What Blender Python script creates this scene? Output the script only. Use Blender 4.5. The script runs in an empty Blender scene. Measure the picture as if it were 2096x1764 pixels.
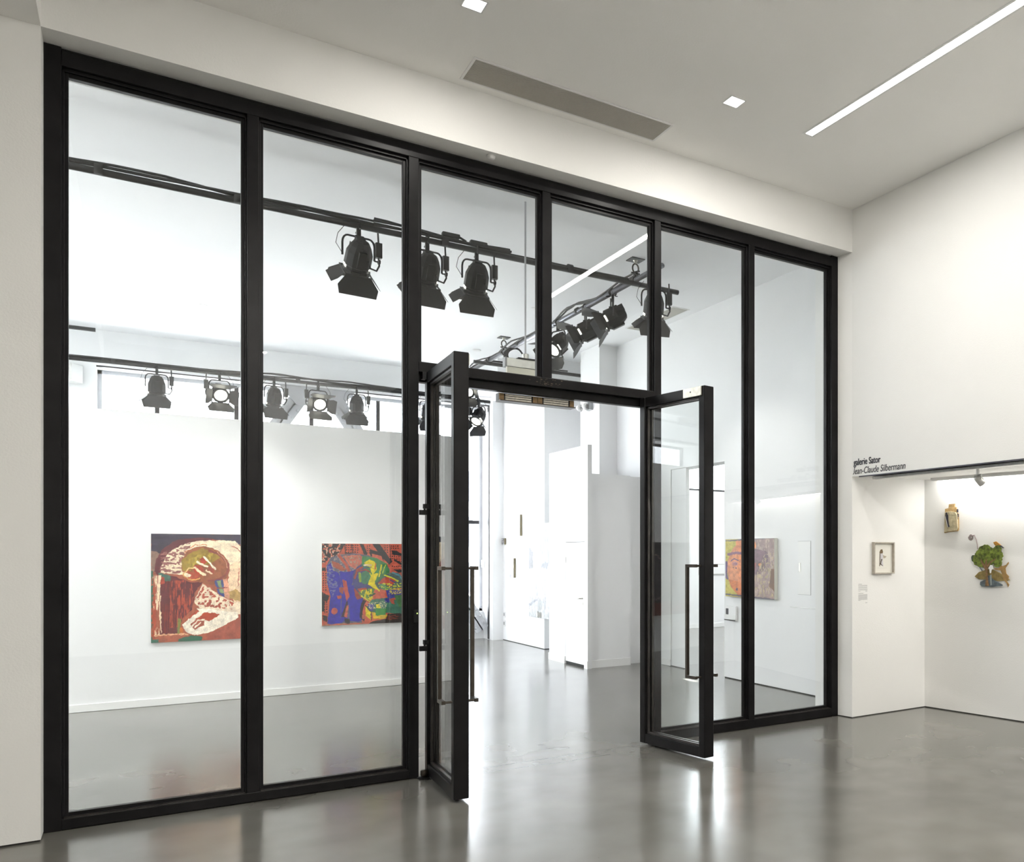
import bpy, bmesh, math, random
import numpy as np
from mathutils import Vector, Matrix, Euler

# ------------------------------------------------------------------ camera, world, exposure
scene = bpy.context.scene
C = scene.collection
PI = math.pi
cam_d = bpy.data.cameras.new('camera')
cam = bpy.data.objects.new('camera', cam_d); C.objects.link(cam)
cam_d.sensor_fit = 'HORIZONTAL'; cam_d.sensor_width = 36.0
cam_d.lens = 30.1586
cam_d.shift_x = -0.254945
cam_d.shift_y = 0.119513
cam_d.clip_start = 0.05; cam_d.clip_end = 300
cam.location = (0, 0, 1.75)
cam.rotation_euler = (PI/2, 0, -0.63707)
scene.camera = cam

scene.view_settings.view_transform = 'Standard'
scene.view_settings.look = 'None'
scene.view_settings.gamma = 1.0
scene.view_settings.use_curve_mapping = False
scene.view_settings.exposure = 0.55

world = bpy.data.worlds.new('world'); scene.world = world
world.use_nodes = True
bg = world.node_tree.nodes['Background']
bg.inputs[0].default_value = (0.90, 0.94, 1.0, 1)
bg.inputs[1].default_value = 8.0

def area(name, loc, rot, sx, sy, power, col=(1, 1, 1), portal=False, parent=None, spread=None):
    d = bpy.data.lights.new(name, 'AREA'); d.shape = 'RECTANGLE'; d.size = sx; d.size_y = sy
    d.energy = power; d.color = col
    if spread is not None: d.spread = spread
    if portal: d.cycles.is_portal = True
    o = bpy.data.objects.new(name, d); C.objects.link(o)
    o.location = loc; o.rotation_euler = rot
    if parent: o.parent = parent
    return o
# high sun from behind the building: it falls on the paving outside, which throws light up through the windows
sd = bpy.data.lights.new('sun', 'SUN'); sd.energy = 48; sd.angle = 0.01; sd.color = (1, 0.98, 0.95)
so = bpy.data.objects.new('sun', sd); C.objects.link(so); so.rotation_euler = (math.radians(28), 0, 0)
# daylight comes in through the rear windows: portals lead the sky in
area('window_portal', (2.6, 17.93, 2.65), (PI/2, 0, 0), 6.2, 4.1, 1, portal=True)
area('window_portal', (-5.25, 17.93, 2.65), (PI/2, 0, 0), 7.3, 4.1, 1, portal=True)
area('window_portal', (9.8, 17.6, 4.2), (PI/2, 0, 0), 5.6, 1.9, 1, portal=True)
# lamp output (the fixtures themselves are built below)
NEAR_LIN, NEAR_DOWN, FAR_LIN, NICHE_LIN = 35, 104, 420, 1.6
WARM = (1.0, 0.965, 0.90)
COOL = (0.97, 0.985, 1.0)

# ------------------------------------------------------------------ materials
def new_mat(name):
    m = bpy.data.materials.new(name); m.use_nodes = True
    nt = m.node_tree; b = nt.nodes['Principled BSDF']
    return m, nt, b
def tex_noise(nt, scale, detail=4, rough=0.5, stretch=None):
    tc = nt.nodes.new('ShaderNodeTexCoord'); n = nt.nodes.new('ShaderNodeTexNoise')
    n.inputs['Scale'].default_value = scale; n.inputs['Detail'].default_value = detail
    n.inputs['Roughness'].default_value = rough
    if stretch:
        mp = nt.nodes.new('ShaderNodeMapping'); mp.inputs['Scale'].default_value = stretch
        nt.links.new(tc.outputs['Object'], mp.inputs[0]); nt.links.new(mp.outputs[0], n.inputs[0])
    else:
        nt.links.new(tc.outputs['Object'], n.inputs[0])
    return n
def ramp(nt, src, stops):
    r = nt.nodes.new('ShaderNodeValToRGB')
    els = r.color_ramp.elements
    while len(els) < len(stops): els.new(0.5)
    for e, (p, c) in zip(els, stops):
        e.position = p; e.color = (*c, 1) if len(c) == 3 else c
    nt.links.new(src, r.inputs[0]); return r
def mat(name, col, rough=0.5, metal=0.0, var=0.0, scale=6, bump=0.0, bscale=60, spec=None, coat=0):
    m, nt, b = new_mat(name)
    b.inputs['Base Color'].default_value = (*col, 1)
    b.inputs['Roughness'].default_value = rough
    b.inputs['Metallic'].default_value = metal
    if spec is not None: b.inputs['Specular IOR Level'].default_value = spec
    if coat: b.inputs['Coat Weight'].default_value = coat
    if var:
        n = tex_noise(nt, scale)
        lo = tuple(max(0, c*(1-var)) for c in col); hi = tuple(min(1, c*(1+var)) for c in col)
        r = ramp(nt, n.outputs[0], [(0.3, lo), (0.7, hi)])
        nt.links.new(r.outputs[0], b.inputs['Base Color'])
    if bump:
        n2 = tex_noise(nt, bscale, 3)
        bp = nt.nodes.new('ShaderNodeBump'); bp.inputs['Strength'].default_value = bump; bp.inputs['Distance'].default_value = 0.01
        nt.links.new(n2.outputs[0], bp.inputs['Height']); nt.links.new(bp.outputs[0], b.inputs['Normal'])
    return m
def emit(name, col, s):
    m, nt, b = new_mat(name)
    b.inputs['Base Color'].default_value = (0.8, 0.8, 0.8, 1)
    b.inputs['Emission Color'].default_value = (*col, 1); b.inputs['Emission Strength'].default_value = s
    return m
def glass_mat(name, tint=(0.975, 0.985, 0.98)):
    m = bpy.data.materials.new(name); m.use_nodes = True; nt = m.node_tree
    for n in list(nt.nodes):
        if n.type != 'OUTPUT_MATERIAL': nt.nodes.remove(n)
    out = [n for n in nt.nodes if n.type == 'OUTPUT_MATERIAL'][0]
    # Schlick reflectance from the facing angle (the same for both faces of a thin pane)
    lw = nt.nodes.new('ShaderNodeLayerWeight'); lw.inputs[0].default_value = 0.5
    pw = nt.nodes.new('ShaderNodeMath'); pw.operation = 'POWER'; pw.inputs[1].default_value = 5.0
    fr = nt.nodes.new('ShaderNodeMath'); fr.operation = 'MULTIPLY_ADD'; fr.inputs[1].default_value = 0.96; fr.inputs[2].default_value = 0.048
    nt.links.new(lw.outputs['Facing'], pw.inputs[0]); nt.links.new(pw.outputs[0], fr.inputs[0])
    tr = nt.nodes.new('ShaderNodeBsdfTransparent'); tr.inputs[0].default_value = (*tint, 1)
    gl = nt.nodes.new('ShaderNodeBsdfGlossy'); gl.inputs['Roughness'].default_value = 0.0
    mx = nt.nodes.new('ShaderNodeMixShader')
    nt.links.new(fr.outputs[0], mx.inputs[0]); nt.links.new(tr.outputs[0], mx.inputs[1]); nt.links.new(gl.outputs[0], mx.inputs[2])
    nt.links.new(mx.outputs[0], out.inputs[0])
    return m

M = {}
M['paint'] = mat('wall_paint', (0.86, 0.855, 0.835), 0.65, var=0.012, scale=1.2, bump=0.12, bscale=90)
M['paint_far'] = mat('wall_paint_far', (0.86, 0.865, 0.87), 0.6, var=0.01, scale=1.5, bump=0.05, bscale=90)
M['ceil'] = mat('ceiling_paint', (0.94, 0.93, 0.905), 0.8, var=0.02, scale=0.8, bump=0.1, bscale=70)
M['ceil_far'] = mat('ceiling_paint_far', (0.90, 0.905, 0.92), 0.8, var=0.02, scale=0.6)
M['skirt'] = mat('skirting_paint', (0.88, 0.88, 0.87), 0.4)
M['gap'] = mat('shadow_gap', (0.03, 0.03, 0.028), 0.9)
M['steel'] = mat('blackened_steel', (0.009, 0.0085, 0.009), 0.34, 0.0, var=0.35, scale=5, bump=0.05, bscale=40, spec=0.16)
M['steel_edge'] = mat('paler_steel_bead', (0.05, 0.045, 0.042), 0.3, 0.5, var=0.3, scale=12)  # beads and thin edge strips in a paler steel
M['bronze'] = mat('dark_bronze', (0.06, 0.05, 0.04), 0.35, 0.6, var=0.2, scale=20)
M['bronze_plate'] = mat('bronze_block', (0.20, 0.13, 0.06), 0.45, 0.5, var=0.2, scale=30)
M['silver'] = mat('brushed_steel', (0.52, 0.50, 0.44), 0.28, 0.9, var=0.15, scale=40)
M['alu'] = mat('pale_aluminium', (0.62, 0.62, 0.60), 0.38, 0.6, var=0.1, scale=20)
M['black'] = mat('black_lamp_enamel', (0.006, 0.006, 0.007), 0.4, 0, var=0.3, scale=14, spec=0.3)
M['blackflap'] = mat('black_flap_enamel', (0.013, 0.013, 0.015), 0.5, 0, var=0.3, scale=10, spec=0.3)
M['rubber'] = mat('black_rubber', (0.013, 0.013, 0.014), 0.55, var=0.3, scale=40)
M['pipe'] = mat('dark_pipe', (0.035, 0.035, 0.037), 0.35, 0.5, var=0.3, scale=9)
M['chrome'] = mat('bright_pipe', (0.22, 0.225, 0.25), 0.3, 0.9, var=0.2, scale=9)
M['white_plastic'] = mat('white_plastic', (0.82, 0.82, 0.81), 0.35)
M['grey_plastic'] = mat('grey_plastic', (0.32, 0.33, 0.34), 0.4)
M['white_steel'] = mat('white_painted_steel', (0.50, 0.51, 0.54), 0.4, var=0.06, scale=5)
M['glass'] = glass_mat('clear_glass')
M['lamp_on'] = emit('lamp_diffuser', (1, 0.985, 0.95), 9)
M['lens_on'] = emit('lens_glow', (1, 0.97, 0.82), 7)
M['led'] = emit('green_led', (0.6, 1.0, 0.1), 3)
M['frame_grey'] = mat('limed_wood', (0.46, 0.42, 0.36), 0.5, var=0.12, scale=30)
M['mount'] = mat('ivory_card', (0.80, 0.78, 0.71), 0.8)
M['canvas_edge'] = mat('raw_canvas_edge', (0.22, 0.19, 0.12), 0.8, var=0.2, scale=20)
M['kraft'] = mat('brown_cardboard', (0.40, 0.27, 0.12), 0.85, var=0.2, scale=18, bump=0.4, bscale=50)
M['kraft_pale'] = mat('pale_crumpled_card', (0.46, 0.40, 0.26), 0.85, var=0.22, scale=22, bump=0.9, bscale=28)
M['ink'] = mat('dark_ink', (0.03, 0.028, 0.04), 0.6)
M['letter'] = mat('dark_vinyl_lettering', (0.025, 0.025, 0.035), 0.5)
M['text_grey'] = mat('grey_print', (0.36, 0.36, 0.36), 0.7)
M['leaf'] = mat('painted_leaves', (0.10, 0.15, 0.022), 0.7, var=0.6, scale=28, bump=0.5, bscale=45)
M['leaf_light'] = mat('painted_leaves_pale', (0.125, 0.165, 0.022), 0.7, var=0.75, scale=34, bump=0.4, bscale=60)
M['bark'] = mat('painted_trunk', (0.20, 0.115, 0.05), 0.7, var=0.4, scale=40)
M['hill'] = mat('ochre_hill', (0.27, 0.20, 0.07), 0.75, var=0.35, scale=22)
M['slate'] = mat('slate_blue_base', (0.11, 0.14, 0.155), 0.7, var=0.4, scale=24)
M['tan'] = mat('tan_animal', (0.36, 0.22, 0.08), 0.7, var=0.25, scale=25)
M['bird'] = mat('orange_bird', (0.42, 0.20, 0.02), 0.6, var=0.4, scale=60)
M['hook'] = mat('grey_mauve_fern', (0.30, 0.25, 0.24), 0.6, var=0.15, scale=30)
M['cream'] = mat('cream_panel', (0.80, 0.78, 0.68), 0.6)
M['white_paper'] = mat('white_paper', (0.85, 0.85, 0.85), 0.7)
M['facade'] = mat('pale_facade', (0.30, 0.31, 0.33), 0.8, var=0.1, scale=0.6)
M['facade_dark'] = mat('facade_window_glass', (0.05, 0.055, 0.07), 0.3)

def grille_mat():
    m, nt, b = new_mat('grille_slats')
    tc = nt.nodes.new('ShaderNodeTexCoord'); w = nt.nodes.new('ShaderNodeTexWave')
    w.bands_direction = 'Y'; w.inputs['Scale'].default_value = 28
    nt.links.new(tc.outputs['Object'], w.inputs[0])
    r = ramp(nt, w.outputs[0], [(0.3, (0.10, 0.098, 0.085)), (0.75, (0.40, 0.39, 0.34))])
    nt.links.new(r.outputs[0], b.inputs['Base Color']); b.inputs['Roughness'].default_value = 0.6
    return m
M['grille'] = grille_mat()

def floor_mat():
    m, nt, b = new_mat('polished_concrete')
    L = nt.links.new
    n1 = tex_noise(nt, 0.55, 2, 0.5); n2 = tex_noise(nt, 2.2, 2, 0.5)
    r1 = ramp(nt, n1.outputs[0], [(0.15, (0.135, 0.130, 0.116)), (0.85, (0.215, 0.207, 0.187))])
    r2 = ramp(nt, n2.outputs[0], [(0.1, (0.74, 0.74, 0.73)), (0.9, (1.0, 1.0, 1.0))])
    for r_ in (r1, r2): r_.color_ramp.interpolation = 'EASE'
    mu = nt.nodes.new('ShaderNodeMixRGB'); mu.blend_type = 'MULTIPLY'; mu.inputs[0].default_value = 1
    L(r1.outputs[0], mu.inputs[1]); L(r2.outputs[0], mu.inputs[2])
    # sparse dark pits in the concrete
    pit = nt.nodes.new('ShaderNodeTexVoronoi'); pit.inputs['Scale'].default_value = 14.0
    tc = nt.nodes.new('ShaderNodeTexCoord'); L(tc.outputs['Object'], pit.inputs[0])
    big = tex_noise(nt, 0.7, 2)
    thr = nt.nodes.new('ShaderNodeMath'); thr.operation = 'MULTIPLY_ADD'; thr.inputs[1].default_value = 0.16; thr.inputs[2].default_value = -0.06
    L(big.outputs[0], thr.inputs[0])
    lt = nt.nodes.new('ShaderNodeMath'); lt.operation = 'LESS_THAN'; L(pit.outputs['Distance'], lt.inputs[0]); L(thr.outputs[0], lt.inputs[1])
    pm0 = nt.nodes.new('ShaderNodeMath'); pm0.operation = 'MULTIPLY'; pm0.inputs[1].default_value = 0.55; L(lt.outputs[0], pm0.inputs[0])
    sy_ = nt.nodes.new('ShaderNodeSeparateXYZ'); L(tc.outputs['Object'], sy_.inputs[0])
    py_ = nt.nodes.new('ShaderNodeMath'); py_.operation = 'LESS_THAN'; py_.inputs[1].default_value = 5.2; L(sy_.outputs[1], py_.inputs[0])
    pm = nt.nodes.new('ShaderNodeMath'); pm.operation = 'MULTIPLY'; L(pm0.outputs[0], pm.inputs[0]); L(py_.outputs[0], pm.inputs[1])
    # the saw-cut joint under the doors and a hairline crack beside it
    sx = nt.nodes.new('ShaderNodeSeparateXYZ'); L(tc.outputs['Object'], sx.inputs[0])
    def near(val_socket, centre, half):
        a = nt.nodes.new('ShaderNodeMath'); a.operation = 'SUBTRACT'; a.inputs[1].default_value = centre; L(val_socket, a.inputs[0])
        c = nt.nodes.new('ShaderNodeMath'); c.operation = 'ABSOLUTE'; L(a.outputs[0], c.inputs[0])
        d = nt.nodes.new('ShaderNodeMath'); d.operation = 'LESS_THAN'; d.inputs[1].default_value = half; L(c.outputs[0], d.inputs[0]); return d
    joint = near(sx.outputs[1], 7.03, 0.010)
    nz = tex_noise(nt, 2.0, 4, 0.6)
    wob = nt.nodes.new('ShaderNodeMath'); wob.operation = 'MULTIPLY_ADD'; wob.inputs[1].default_value = 0.22
    L(nz.outputs[0], wob.inputs[0]); L(sx.outputs[1], wob.inputs[2])
    crack = near(wob.outputs[0], 6.97, 0.006)
    g1 = nt.nodes.new('ShaderNodeMath'); g1.operation = 'GREATER_THAN'; g1.inputs[1].default_value = 1.95; L(sx.outputs[0], g1.inputs[0])
    g2 = nt.nodes.new('ShaderNodeMath'); g2.operation = 'LESS_THAN'; g2.inputs[1].default_value = 3.3; L(sx.outputs[0], g2.inputs[0])
    c1 = nt.nodes.new('ShaderNodeMath'); c1.operation = 'MULTIPLY'; L(crack.outputs[0], c1.inputs[0]); L(g1.outputs[0], c1.inputs[1])
    c2 = nt.nodes.new('ShaderNodeMath'); c2.operation = 'MULTIPLY'; L(c1.outputs[0], c2.inputs[0]); L(g2.outputs[0], c2.inputs[1])
    mx1 = nt.nodes.new('ShaderNodeMath'); mx1.operation = 'MAXIMUM'; L(joint.outputs[0], mx1.inputs[0]); L(c2.outputs[0], mx1.inputs[1])
    mx1b = nt.nodes.new('ShaderNodeMath'); mx1b.operation = 'MULTIPLY'; mx1b.inputs[1].default_value = 0.9; L(mx1.outputs[0], mx1b.inputs[0])
    mx2 = nt.nodes.new('ShaderNodeMath'); mx2.operation = 'MAXIMUM'; L(mx1b.outputs[0], mx2.inputs[0]); L(pm.outputs[0], mx2.inputs[1])
    mm = nt.nodes.new('ShaderNodeMixRGB'); L(mx2.outputs[0], mm.inputs[0]); L(mu.outputs[0], mm.inputs[1]); mm.inputs[2].default_value = (0.03, 0.028, 0.025, 1)
    L(mm.outputs[0], b.inputs['Base Color'])
    rr = ramp(nt, n2.outputs[0], [(0.0, (0.16, 0.16, 0.16)), (1.0, (0.21, 0.21, 0.21))])
    L(rr.outputs[0], b.inputs['Roughness'])
    b.inputs['Specular IOR Level'].default_value = 0.62
    return m
M['floor'] = floor_mat()

def paint_mat(name, rough=0.45, bump=0.25):
    m, nt, b = new_mat(name)
    a = nt.nodes.new('ShaderNodeAttribute'); a.attribute_name = 'paint'
    nt.links.new(a.outputs['Color'], b.inputs['Base Color']); b.inputs['Roughness'].default_value = rough
    n = tex_noise(nt, 55, 5); bp = nt.nodes.new('ShaderNodeBump'); bp.inputs['Strength'].default_value = bump; bp.inputs['Distance'].default_value = 0.01
    nt.links.new(n.outputs[0], bp.inputs['Height']); nt.links.new(bp.outputs[0], b.inputs['Normal'])
    return m
M['oil'] = paint_mat('oil_paint')

# ------------------------------------------------------------------ mesh helpers
class MB:
    def __init__(s): s.v = []; s.f = []
    def box(s, x0, x1, y0, y1, z0, z1, mx=None):
        n = len(s.v)
        p = [(x, y, z) for x in (x0, x1) for y in (y0, y1) for z in (z0, z1)]
        if mx is not None: p = [tuple(mx @ Vector(q)) for q in p]
        s.v += p
        for f in ((0, 1, 3, 2), (4, 6, 7, 5), (0, 4, 5, 1), (2, 3, 7, 6), (0, 2, 6, 4), (1, 5, 7, 3)):
            s.f.append(tuple(n+i for i in f))
        return s
    def prism(s, pts, a, b, mx=None):
        """outline in XY extruded from z=a to z=b"""
        n = len(s.v); k = len(pts)
        p = [(x, y, a) for x, y in pts] + [(x, y, b) for x, y in pts]
        if mx is not None: p = [tuple(mx @ Vector(q)) for q in p]
        s.v += p
        s.f.append(tuple(n+i for i in reversed(range(k)))); s.f.append(tuple(n+k+i for i in range(k)))
        for i in range(k):
            j = (i+1) % k; s.f.append((n+i, n+j, n+k+j, n+k+i))
        return s
    def tube(s, pts, r, n=8, mx=None, cap=True):
        pts = [Vector(p) for p in pts]
        if mx is not None: pts = [mx @ p for p in pts]
        rs = r if isinstance(r, (list, tuple)) else [r]*len(pts)
        base = len(s.v); up = None
        for i, p in enumerate(pts):
            t = (pts[min(i+1, len(pts)-1)] - pts[max(i-1, 0)])
            t = t.normalized() if t.length > 1e-9 else Vector((0, 0, 1))
            if up is None:
                up = Vector((0, 0, 1)) if abs(t.z) < 0.9 else Vector((1, 0, 0))
            a = t.cross(up)
            if a.length < 1e-6: a = t.cross(Vector((0, 1, 0)))
            a.normalize(); b = a.cross(t).normalized(); up = b
            for k in range(n):
                w = 2*PI*k/n
                s.v.append(tuple(p + (a*math.cos(w) + b*math.sin(w))*rs[i]))
        for i in range(len(pts)-1):
            for k in range(n):
                k2 = (k+1) % n
                s.f.append((base+i*n+k, base+i*n+k2, base+(i+1)*n+k2, base+(i+1)*n+k))
        if cap:
            s.f.append(tuple(base+k for k in reversed(range(n))))
            s.f.append(tuple(base+(len(pts)-1)*n+k for k in range(n)))
        return s
    def lathe(s, prof, n=16, mx=None, cap=True, rot=0.0):
        """profile [(r, y)] spun about the Y axis"""
        base = len(s.v)
        for r, y in prof:
            for k in range(n):
                w = 2*PI*k/n + rot
                p = Vector((r*math.cos(w), y, r*math.sin(w)))
                s.v.append(tuple(mx @ p if mx is not None else p))
        for i in range(len(prof)-1):
            for k in range(n):
                k2 = (k+1) % n
                s.f.append((base+i*n+k, base+(i+1)*n+k, base+(i+1)*n+k2, base+i*n+k2))
        if cap:
            s.f.append(tuple(base+k for k in range(n)))
            s.f.append(tuple(base+(len(prof)-1)*n+k for k in reversed(range(n))))
        return s
    def build(s, name, m, parent=None, loc=None, rot=None, bevel=0, smooth=False):
        me = bpy.data.meshes.new(name); me.from_pydata([tuple(v) for v in s.v], [], s.f)
        bm = bmesh.new(); bm.from_mesh(me); bmesh.ops.recalc_face_normals(bm, faces=bm.faces); bm.to_mesh(me); bm.free()
        me.materials.append(m)
        if smooth:
            for p in me.polygons: p.use_smooth = True
        o = bpy.data.objects.new(name, me); C.objects.link(o)
        if parent: o.parent = parent
        if loc: o.location = loc
        if rot: o.rotation_euler = rot
        if bevel:
            md = o.modifiers.new('bevel', 'BEVEL'); md.width = bevel; md.segments = 2; md.limit_method = 'ANGLE'
        return o
def tag(o, label=None, cat=None, group=None, kind=None):
    if label: o['label'] = label
    if cat: o['category'] = cat
    if group: o['group'] = group
    if kind: o['kind'] = kind
    return o
def empty(name, loc=(0, 0, 0), rz=0.0):
    o = bpy.data.objects.new(name, None); C.objects.link(o); o.location = loc; o.rotation_euler = (0, 0, rz)
    o.empty_display_size = 0.1
    return o
def struct(mb, name, m, label=None, cat=None, **k):
    return tag(mb.build(name, m, **k), label, cat, kind='structure')
def copy_tree(o, parent=None):
    kids = list(o.children)
    c = o.copy(); C.objects.link(c); c.parent = parent
    for ch in kids: copy_tree(ch, c)
    return c
def B(*a): return MB().box(*a)

# ------------------------------------------------------------------ the near room (lobby)
CH, CF = 5.40, 5.32          # ceilings
YF = 6.83                    # face of the wall the glazing sits in
XR = 6.10                    # right wall of the lobby
struct(B(-9.8, 14.2, -5, 18.4, -0.25, 0), 'floor', M['floor'], 'grey polished concrete floor running through both rooms', 'floor')
struct(B(-5.2, XR+.3, -4.7, YF+.02, CH, CH+.2), 'ceiling', M['ceil'], 'flat off-white lobby ceiling above the glass screen', 'ceiling')
struct(B(-5.0, -0.476, -4.5, YF, 4.95, CH), 'ceiling_bulkhead', M['ceil'], 'lowered soffit at the top left in front of the glass screen', 'ceiling')
struct(B(-5.0, -0.476, YF, 7.52, 0.012, CH), 'wall_left', M['paint'], 'white wall pier left of the glass screen', 'wall')
struct(B(-5.0, -0.480, YF+.01, 7.5, 0, 0.012), 'trim_1', M['gap'], 'dark joint under the left wall pier', 'trim')
struct(B(-0.476, XR, YF, 7.52, 4.95, CH), 'wall_header', M['paint'], 'white beam above the black glass screen', 'wall')
mb = MB().prism([(6.065, 7.02), (XR, YF), (7.9, YF), (7.9, 7.52), (6.16, 7.52), (6.14, 7.16), (6.065, 7.16)], 0.010, CH)
struct(mb, 'wall_front', M['paint'], 'white wall right of the glass screen, side of the display niche', 'wall')
# right wall with niche opening (its back runs very slightly askew)
NY0 = 2.6; NZ = 2.565
def nbx(y): return 7.20 + (YF - y)*0.137
struct(B(XR, XR+0.16, NY0, YF, NZ, CH), 'wall_right', M['paint'], 'white right wall above the lit display niche', 'wall')
struct(B(XR, 8.2, -4.5, NY0, 0.010, CH), 'wall_right_end', M['paint'], 'white right wall beyond the display niche', 'wall')
struct(MB().prism([(nbx(YF), YF), (nbx(NY0), NY0), (nbx(NY0)+.3, NY0), (nbx(YF)+.3, YF)], 0.012, NZ+.3), 'wall_niche', M['paint'], 'back wall of the lit display niche', 'wall')
struct(MB().prism([(nbx(YF)+.01, YF), (nbx(NY0)+.01, NY0), (nbx(NY0)+.3, NY0), (nbx(YF)+.3, YF)], 0.0, 0.012), 'trim_2', M['gap'], 'dark joint along the foot of the niche wall', 'trim')
struct(B(XR+.004, 7.9, YF+.004, 7.5, 0, 0.010), 'trim_3', M['gap'], 'dark joint under the wall right of the screen', 'trim')
struct(B(XR+.16, nbx(NY0)+.3, NY0, YF, NZ+.02, NZ+.3), 'ceiling_niche', M['paint'], 'ceiling of the display niche', 'ceiling')
struct(B(XR+.16, 6.38, NY0, YF-.02, NZ-.0, NZ+.02), 'trim_4', M['paint'], 'plaster strip under the niche ceiling', 'trim')
struct(B(XR+.004, XR+.012, NY0, YF-.10, NZ-.012, NZ+.0), 'trim_5', mat('violet_grey_shadow_line', (.07, .068, .09), .5), 'dark strip for the shadow gap along the top edge of the niche opening', 'trim')  # shade of the gap over the niche, put in as a dark strip
# rest of the lobby, out of frame
struct(B(-5.2, 8.2, -4.7, -4.5, 0, CH), 'wall_back', M['paint'], 'white lobby wall facing the glass screen', 'wall')
struct(B(-5.2, -5.0, -4.7, YF, 0, CH), 'wall_far_left', M['paint'], 'white lobby side wall', 'wall')

# ------------------------------------------------------------------ the far room (gallery)
struct(B(-9.6, 14.2, 7.52, 18.3, CF, CF+.2), 'ceiling_gallery', M['ceil_far'], 'bright white gallery ceiling behind the glass', 'ceiling')
struct(B(-9.8, -9.6, 7.3, 18.3, 0, CF), 'wall_gallery_left', M['paint_far'], 'white left wall of the gallery', 'wall')
YB = 17.41
struct(B(-9.6, -5.0, 7.32, 7.52, 0, CF), 'wall_gallery_front', M['paint_far'], 'white gallery wall in line with the glass screen', 'wall')
mb = MB().box(-1.6, -0.54, YB, 18.0, 0, CF).box(-9.6, -8.9, YB, 18.0, 0, CF).box(-8.9, -1.6, YB, 18.0, 4.76, CF).box(-8.9, -1.6, 17.80, 18.0, 0, 0.56).box(5.74, 6.9, YB, 18.3, 0, CF).box(-0.54, 5.74, YB, 18.0, 4.76, CF).box(-0.54, 5.74, 17.80, 18.0, 0, 0.56)
struct(mb, 'wall_gallery_back', M['paint_far'], 'white rear wall of the gallery around the big window', 'wall')
# partition with the paintings
PY = 12.13
struct(B(-5.2, 3.60, PY, PY+.35, 0.0, 3.36), 'wall_partition', M['paint_far'], 'freestanding white partition wall hung with paintings', 'wall')
struct(B(-5.2, 3.605, PY-.014, PY, 0.004, 0.085), 'baseboard_partition', M['skirt'], 'white skirting board along the partition', 'baseboard')
# right side of gallery
GX = 6.65
mb = MB().box(GX, GX+.25, 7.52, 10.14, 0.014, CF).box(GX, GX+.25, 10.14, 11.21, 3.05, CF).box(GX, GX+.25, 11.66, 15.05, 0.014, CF).box(GX, GX+.25, 11.21, 11.66, 3.05, CF)
struct(mb, 'wall_gallery_right', M['paint_far'], 'white right wall of the gallery with a doorway', 'wall')
struct(B(GX+.006, GX+.24, 7.52, 10.14, 0, 0.014), 'trim_6', M['gap'], 'dark joint under the gallery right wall', 'trim')
struct(B(GX-.012, GX, 11.66, 12.2, 0.004, 0.10), 'baseboard_right', M['skirt'], 'short white skirting board beside the sliding panel', 'baseboard')
struct(B(GX+.01, GX+.07, 11.215, 11.645, 0.012, 3.045), 'door_3', M['paint_far'], 'flush white panel beside the doorway in the gallery right wall', 'door')
struct(B(5.95, 6.9, 15.05, YB, 0.012, CF), 'wall_gallery_deep', M['paint_far'], 'white wall with the small grey pictures deep in the gallery', 'wall')
struct(B(5.96, 6.9, 15.06, YB, 0, 0.012), 'trim_7', M['gap'], 'dark joint under the deep gallery wall', 'trim')
struct(B(5.74, 5.95, 17.25, YB, 0.0, 4.82), 'wall_reveal', M['paint_far'], 'narrow white pilaster between window and picture wall', 'wall')
struct(B(5.28, 5.95, 15.6, YB, 4.82, CF), 'ceiling_recess', M['ceil_far'], 'lowered white soffit beside the deep gallery wall', 'ceiling')
struct(B(6.32, GX, 13.52, 14.29, 0, CF), 'wall_column', M['paint_far'], 'square white column behind the tall cupboard', 'wall')
# next room seen through the doorway
struct(B(6.9, 14.0, 17.2, 17.4, 0.0, 3.22), 'wall_next_room', M['paint_far'], 'white wall of the room beyond the doorway', 'wall')
struct(B(6.9, 14.0, 17.185, 17.2, 0.004, 0.10), 'baseboard_next_room', M['skirt'], 'white skirting board in the room beyond the doorway', 'baseboard')
struct(B(14.0, 14.2, 7.5, 18.3, 0, CF), 'wall_next_side', M['paint_far'], 'side wall of the room beyond the doorway', 'wall')
struct(B(6.9, 14.0, 7.3, 7.5, 0, CF), 'wall_next_front', M['paint_far'], 'near wall of the room beyond the doorway', 'wall')
struct(MB().box(6.9, 7.0, 17.6, 17.7, 3.2, CF).box(7.0, 14.0, 17.6, 17.7, 5.15, CF).box(12.6, 14.0, 17.6, 17.7, 3.2, CF).box(6.9, 14, 17.6, 17.7, 0, 3.25), 'wall_next_back', M['paint_far'], 'outer wall of the room beyond the doorway', 'wall')

# rear window: posts, transom, glass, riveted truss legs
w = tag(empty('window_2', (2.6, 17.95, 0.56)), 'large bright rear window of the gallery with dark posts', 'window', kind='structure')
mb = MB().box(-3.14, -3.08, -.04, .04, 0, 4.2).box(3.08, 3.14, -.04, .04, 0, 4.2).box(-3.14, 3.14, -.04, .04, 4.14, 4.2).box(-3.14, 3.14, -.04, .04, 0, .05)
mb.build('window_frame', M['white_steel'], w)
MB().box(3.125, 3.139, -.50, -.42, -.55, 4.195).box(-3.139, 3.139, -.50, -.42, 4.18, 4.197).build('reveal_shadow_line', M['pipe'], w)  # dark strips drawn for the shadow gap round the window recess
for x in (0.258, 1.403, 2.588, 3.735, 4.88):
    B(x-2.6-.033, x-2.6+.033, -.04, .04, 0.05, 4.14).build('mullion', M['pipe'], w)
B(-3.08, 3.08, -.03, .03, 1.80, 1.87).build('window_bar', M['pipe'], w)
B(-3.08, 3.08, -.006, .006, 0.05, 4.14).build('pane', M['glass'], w)
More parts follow.
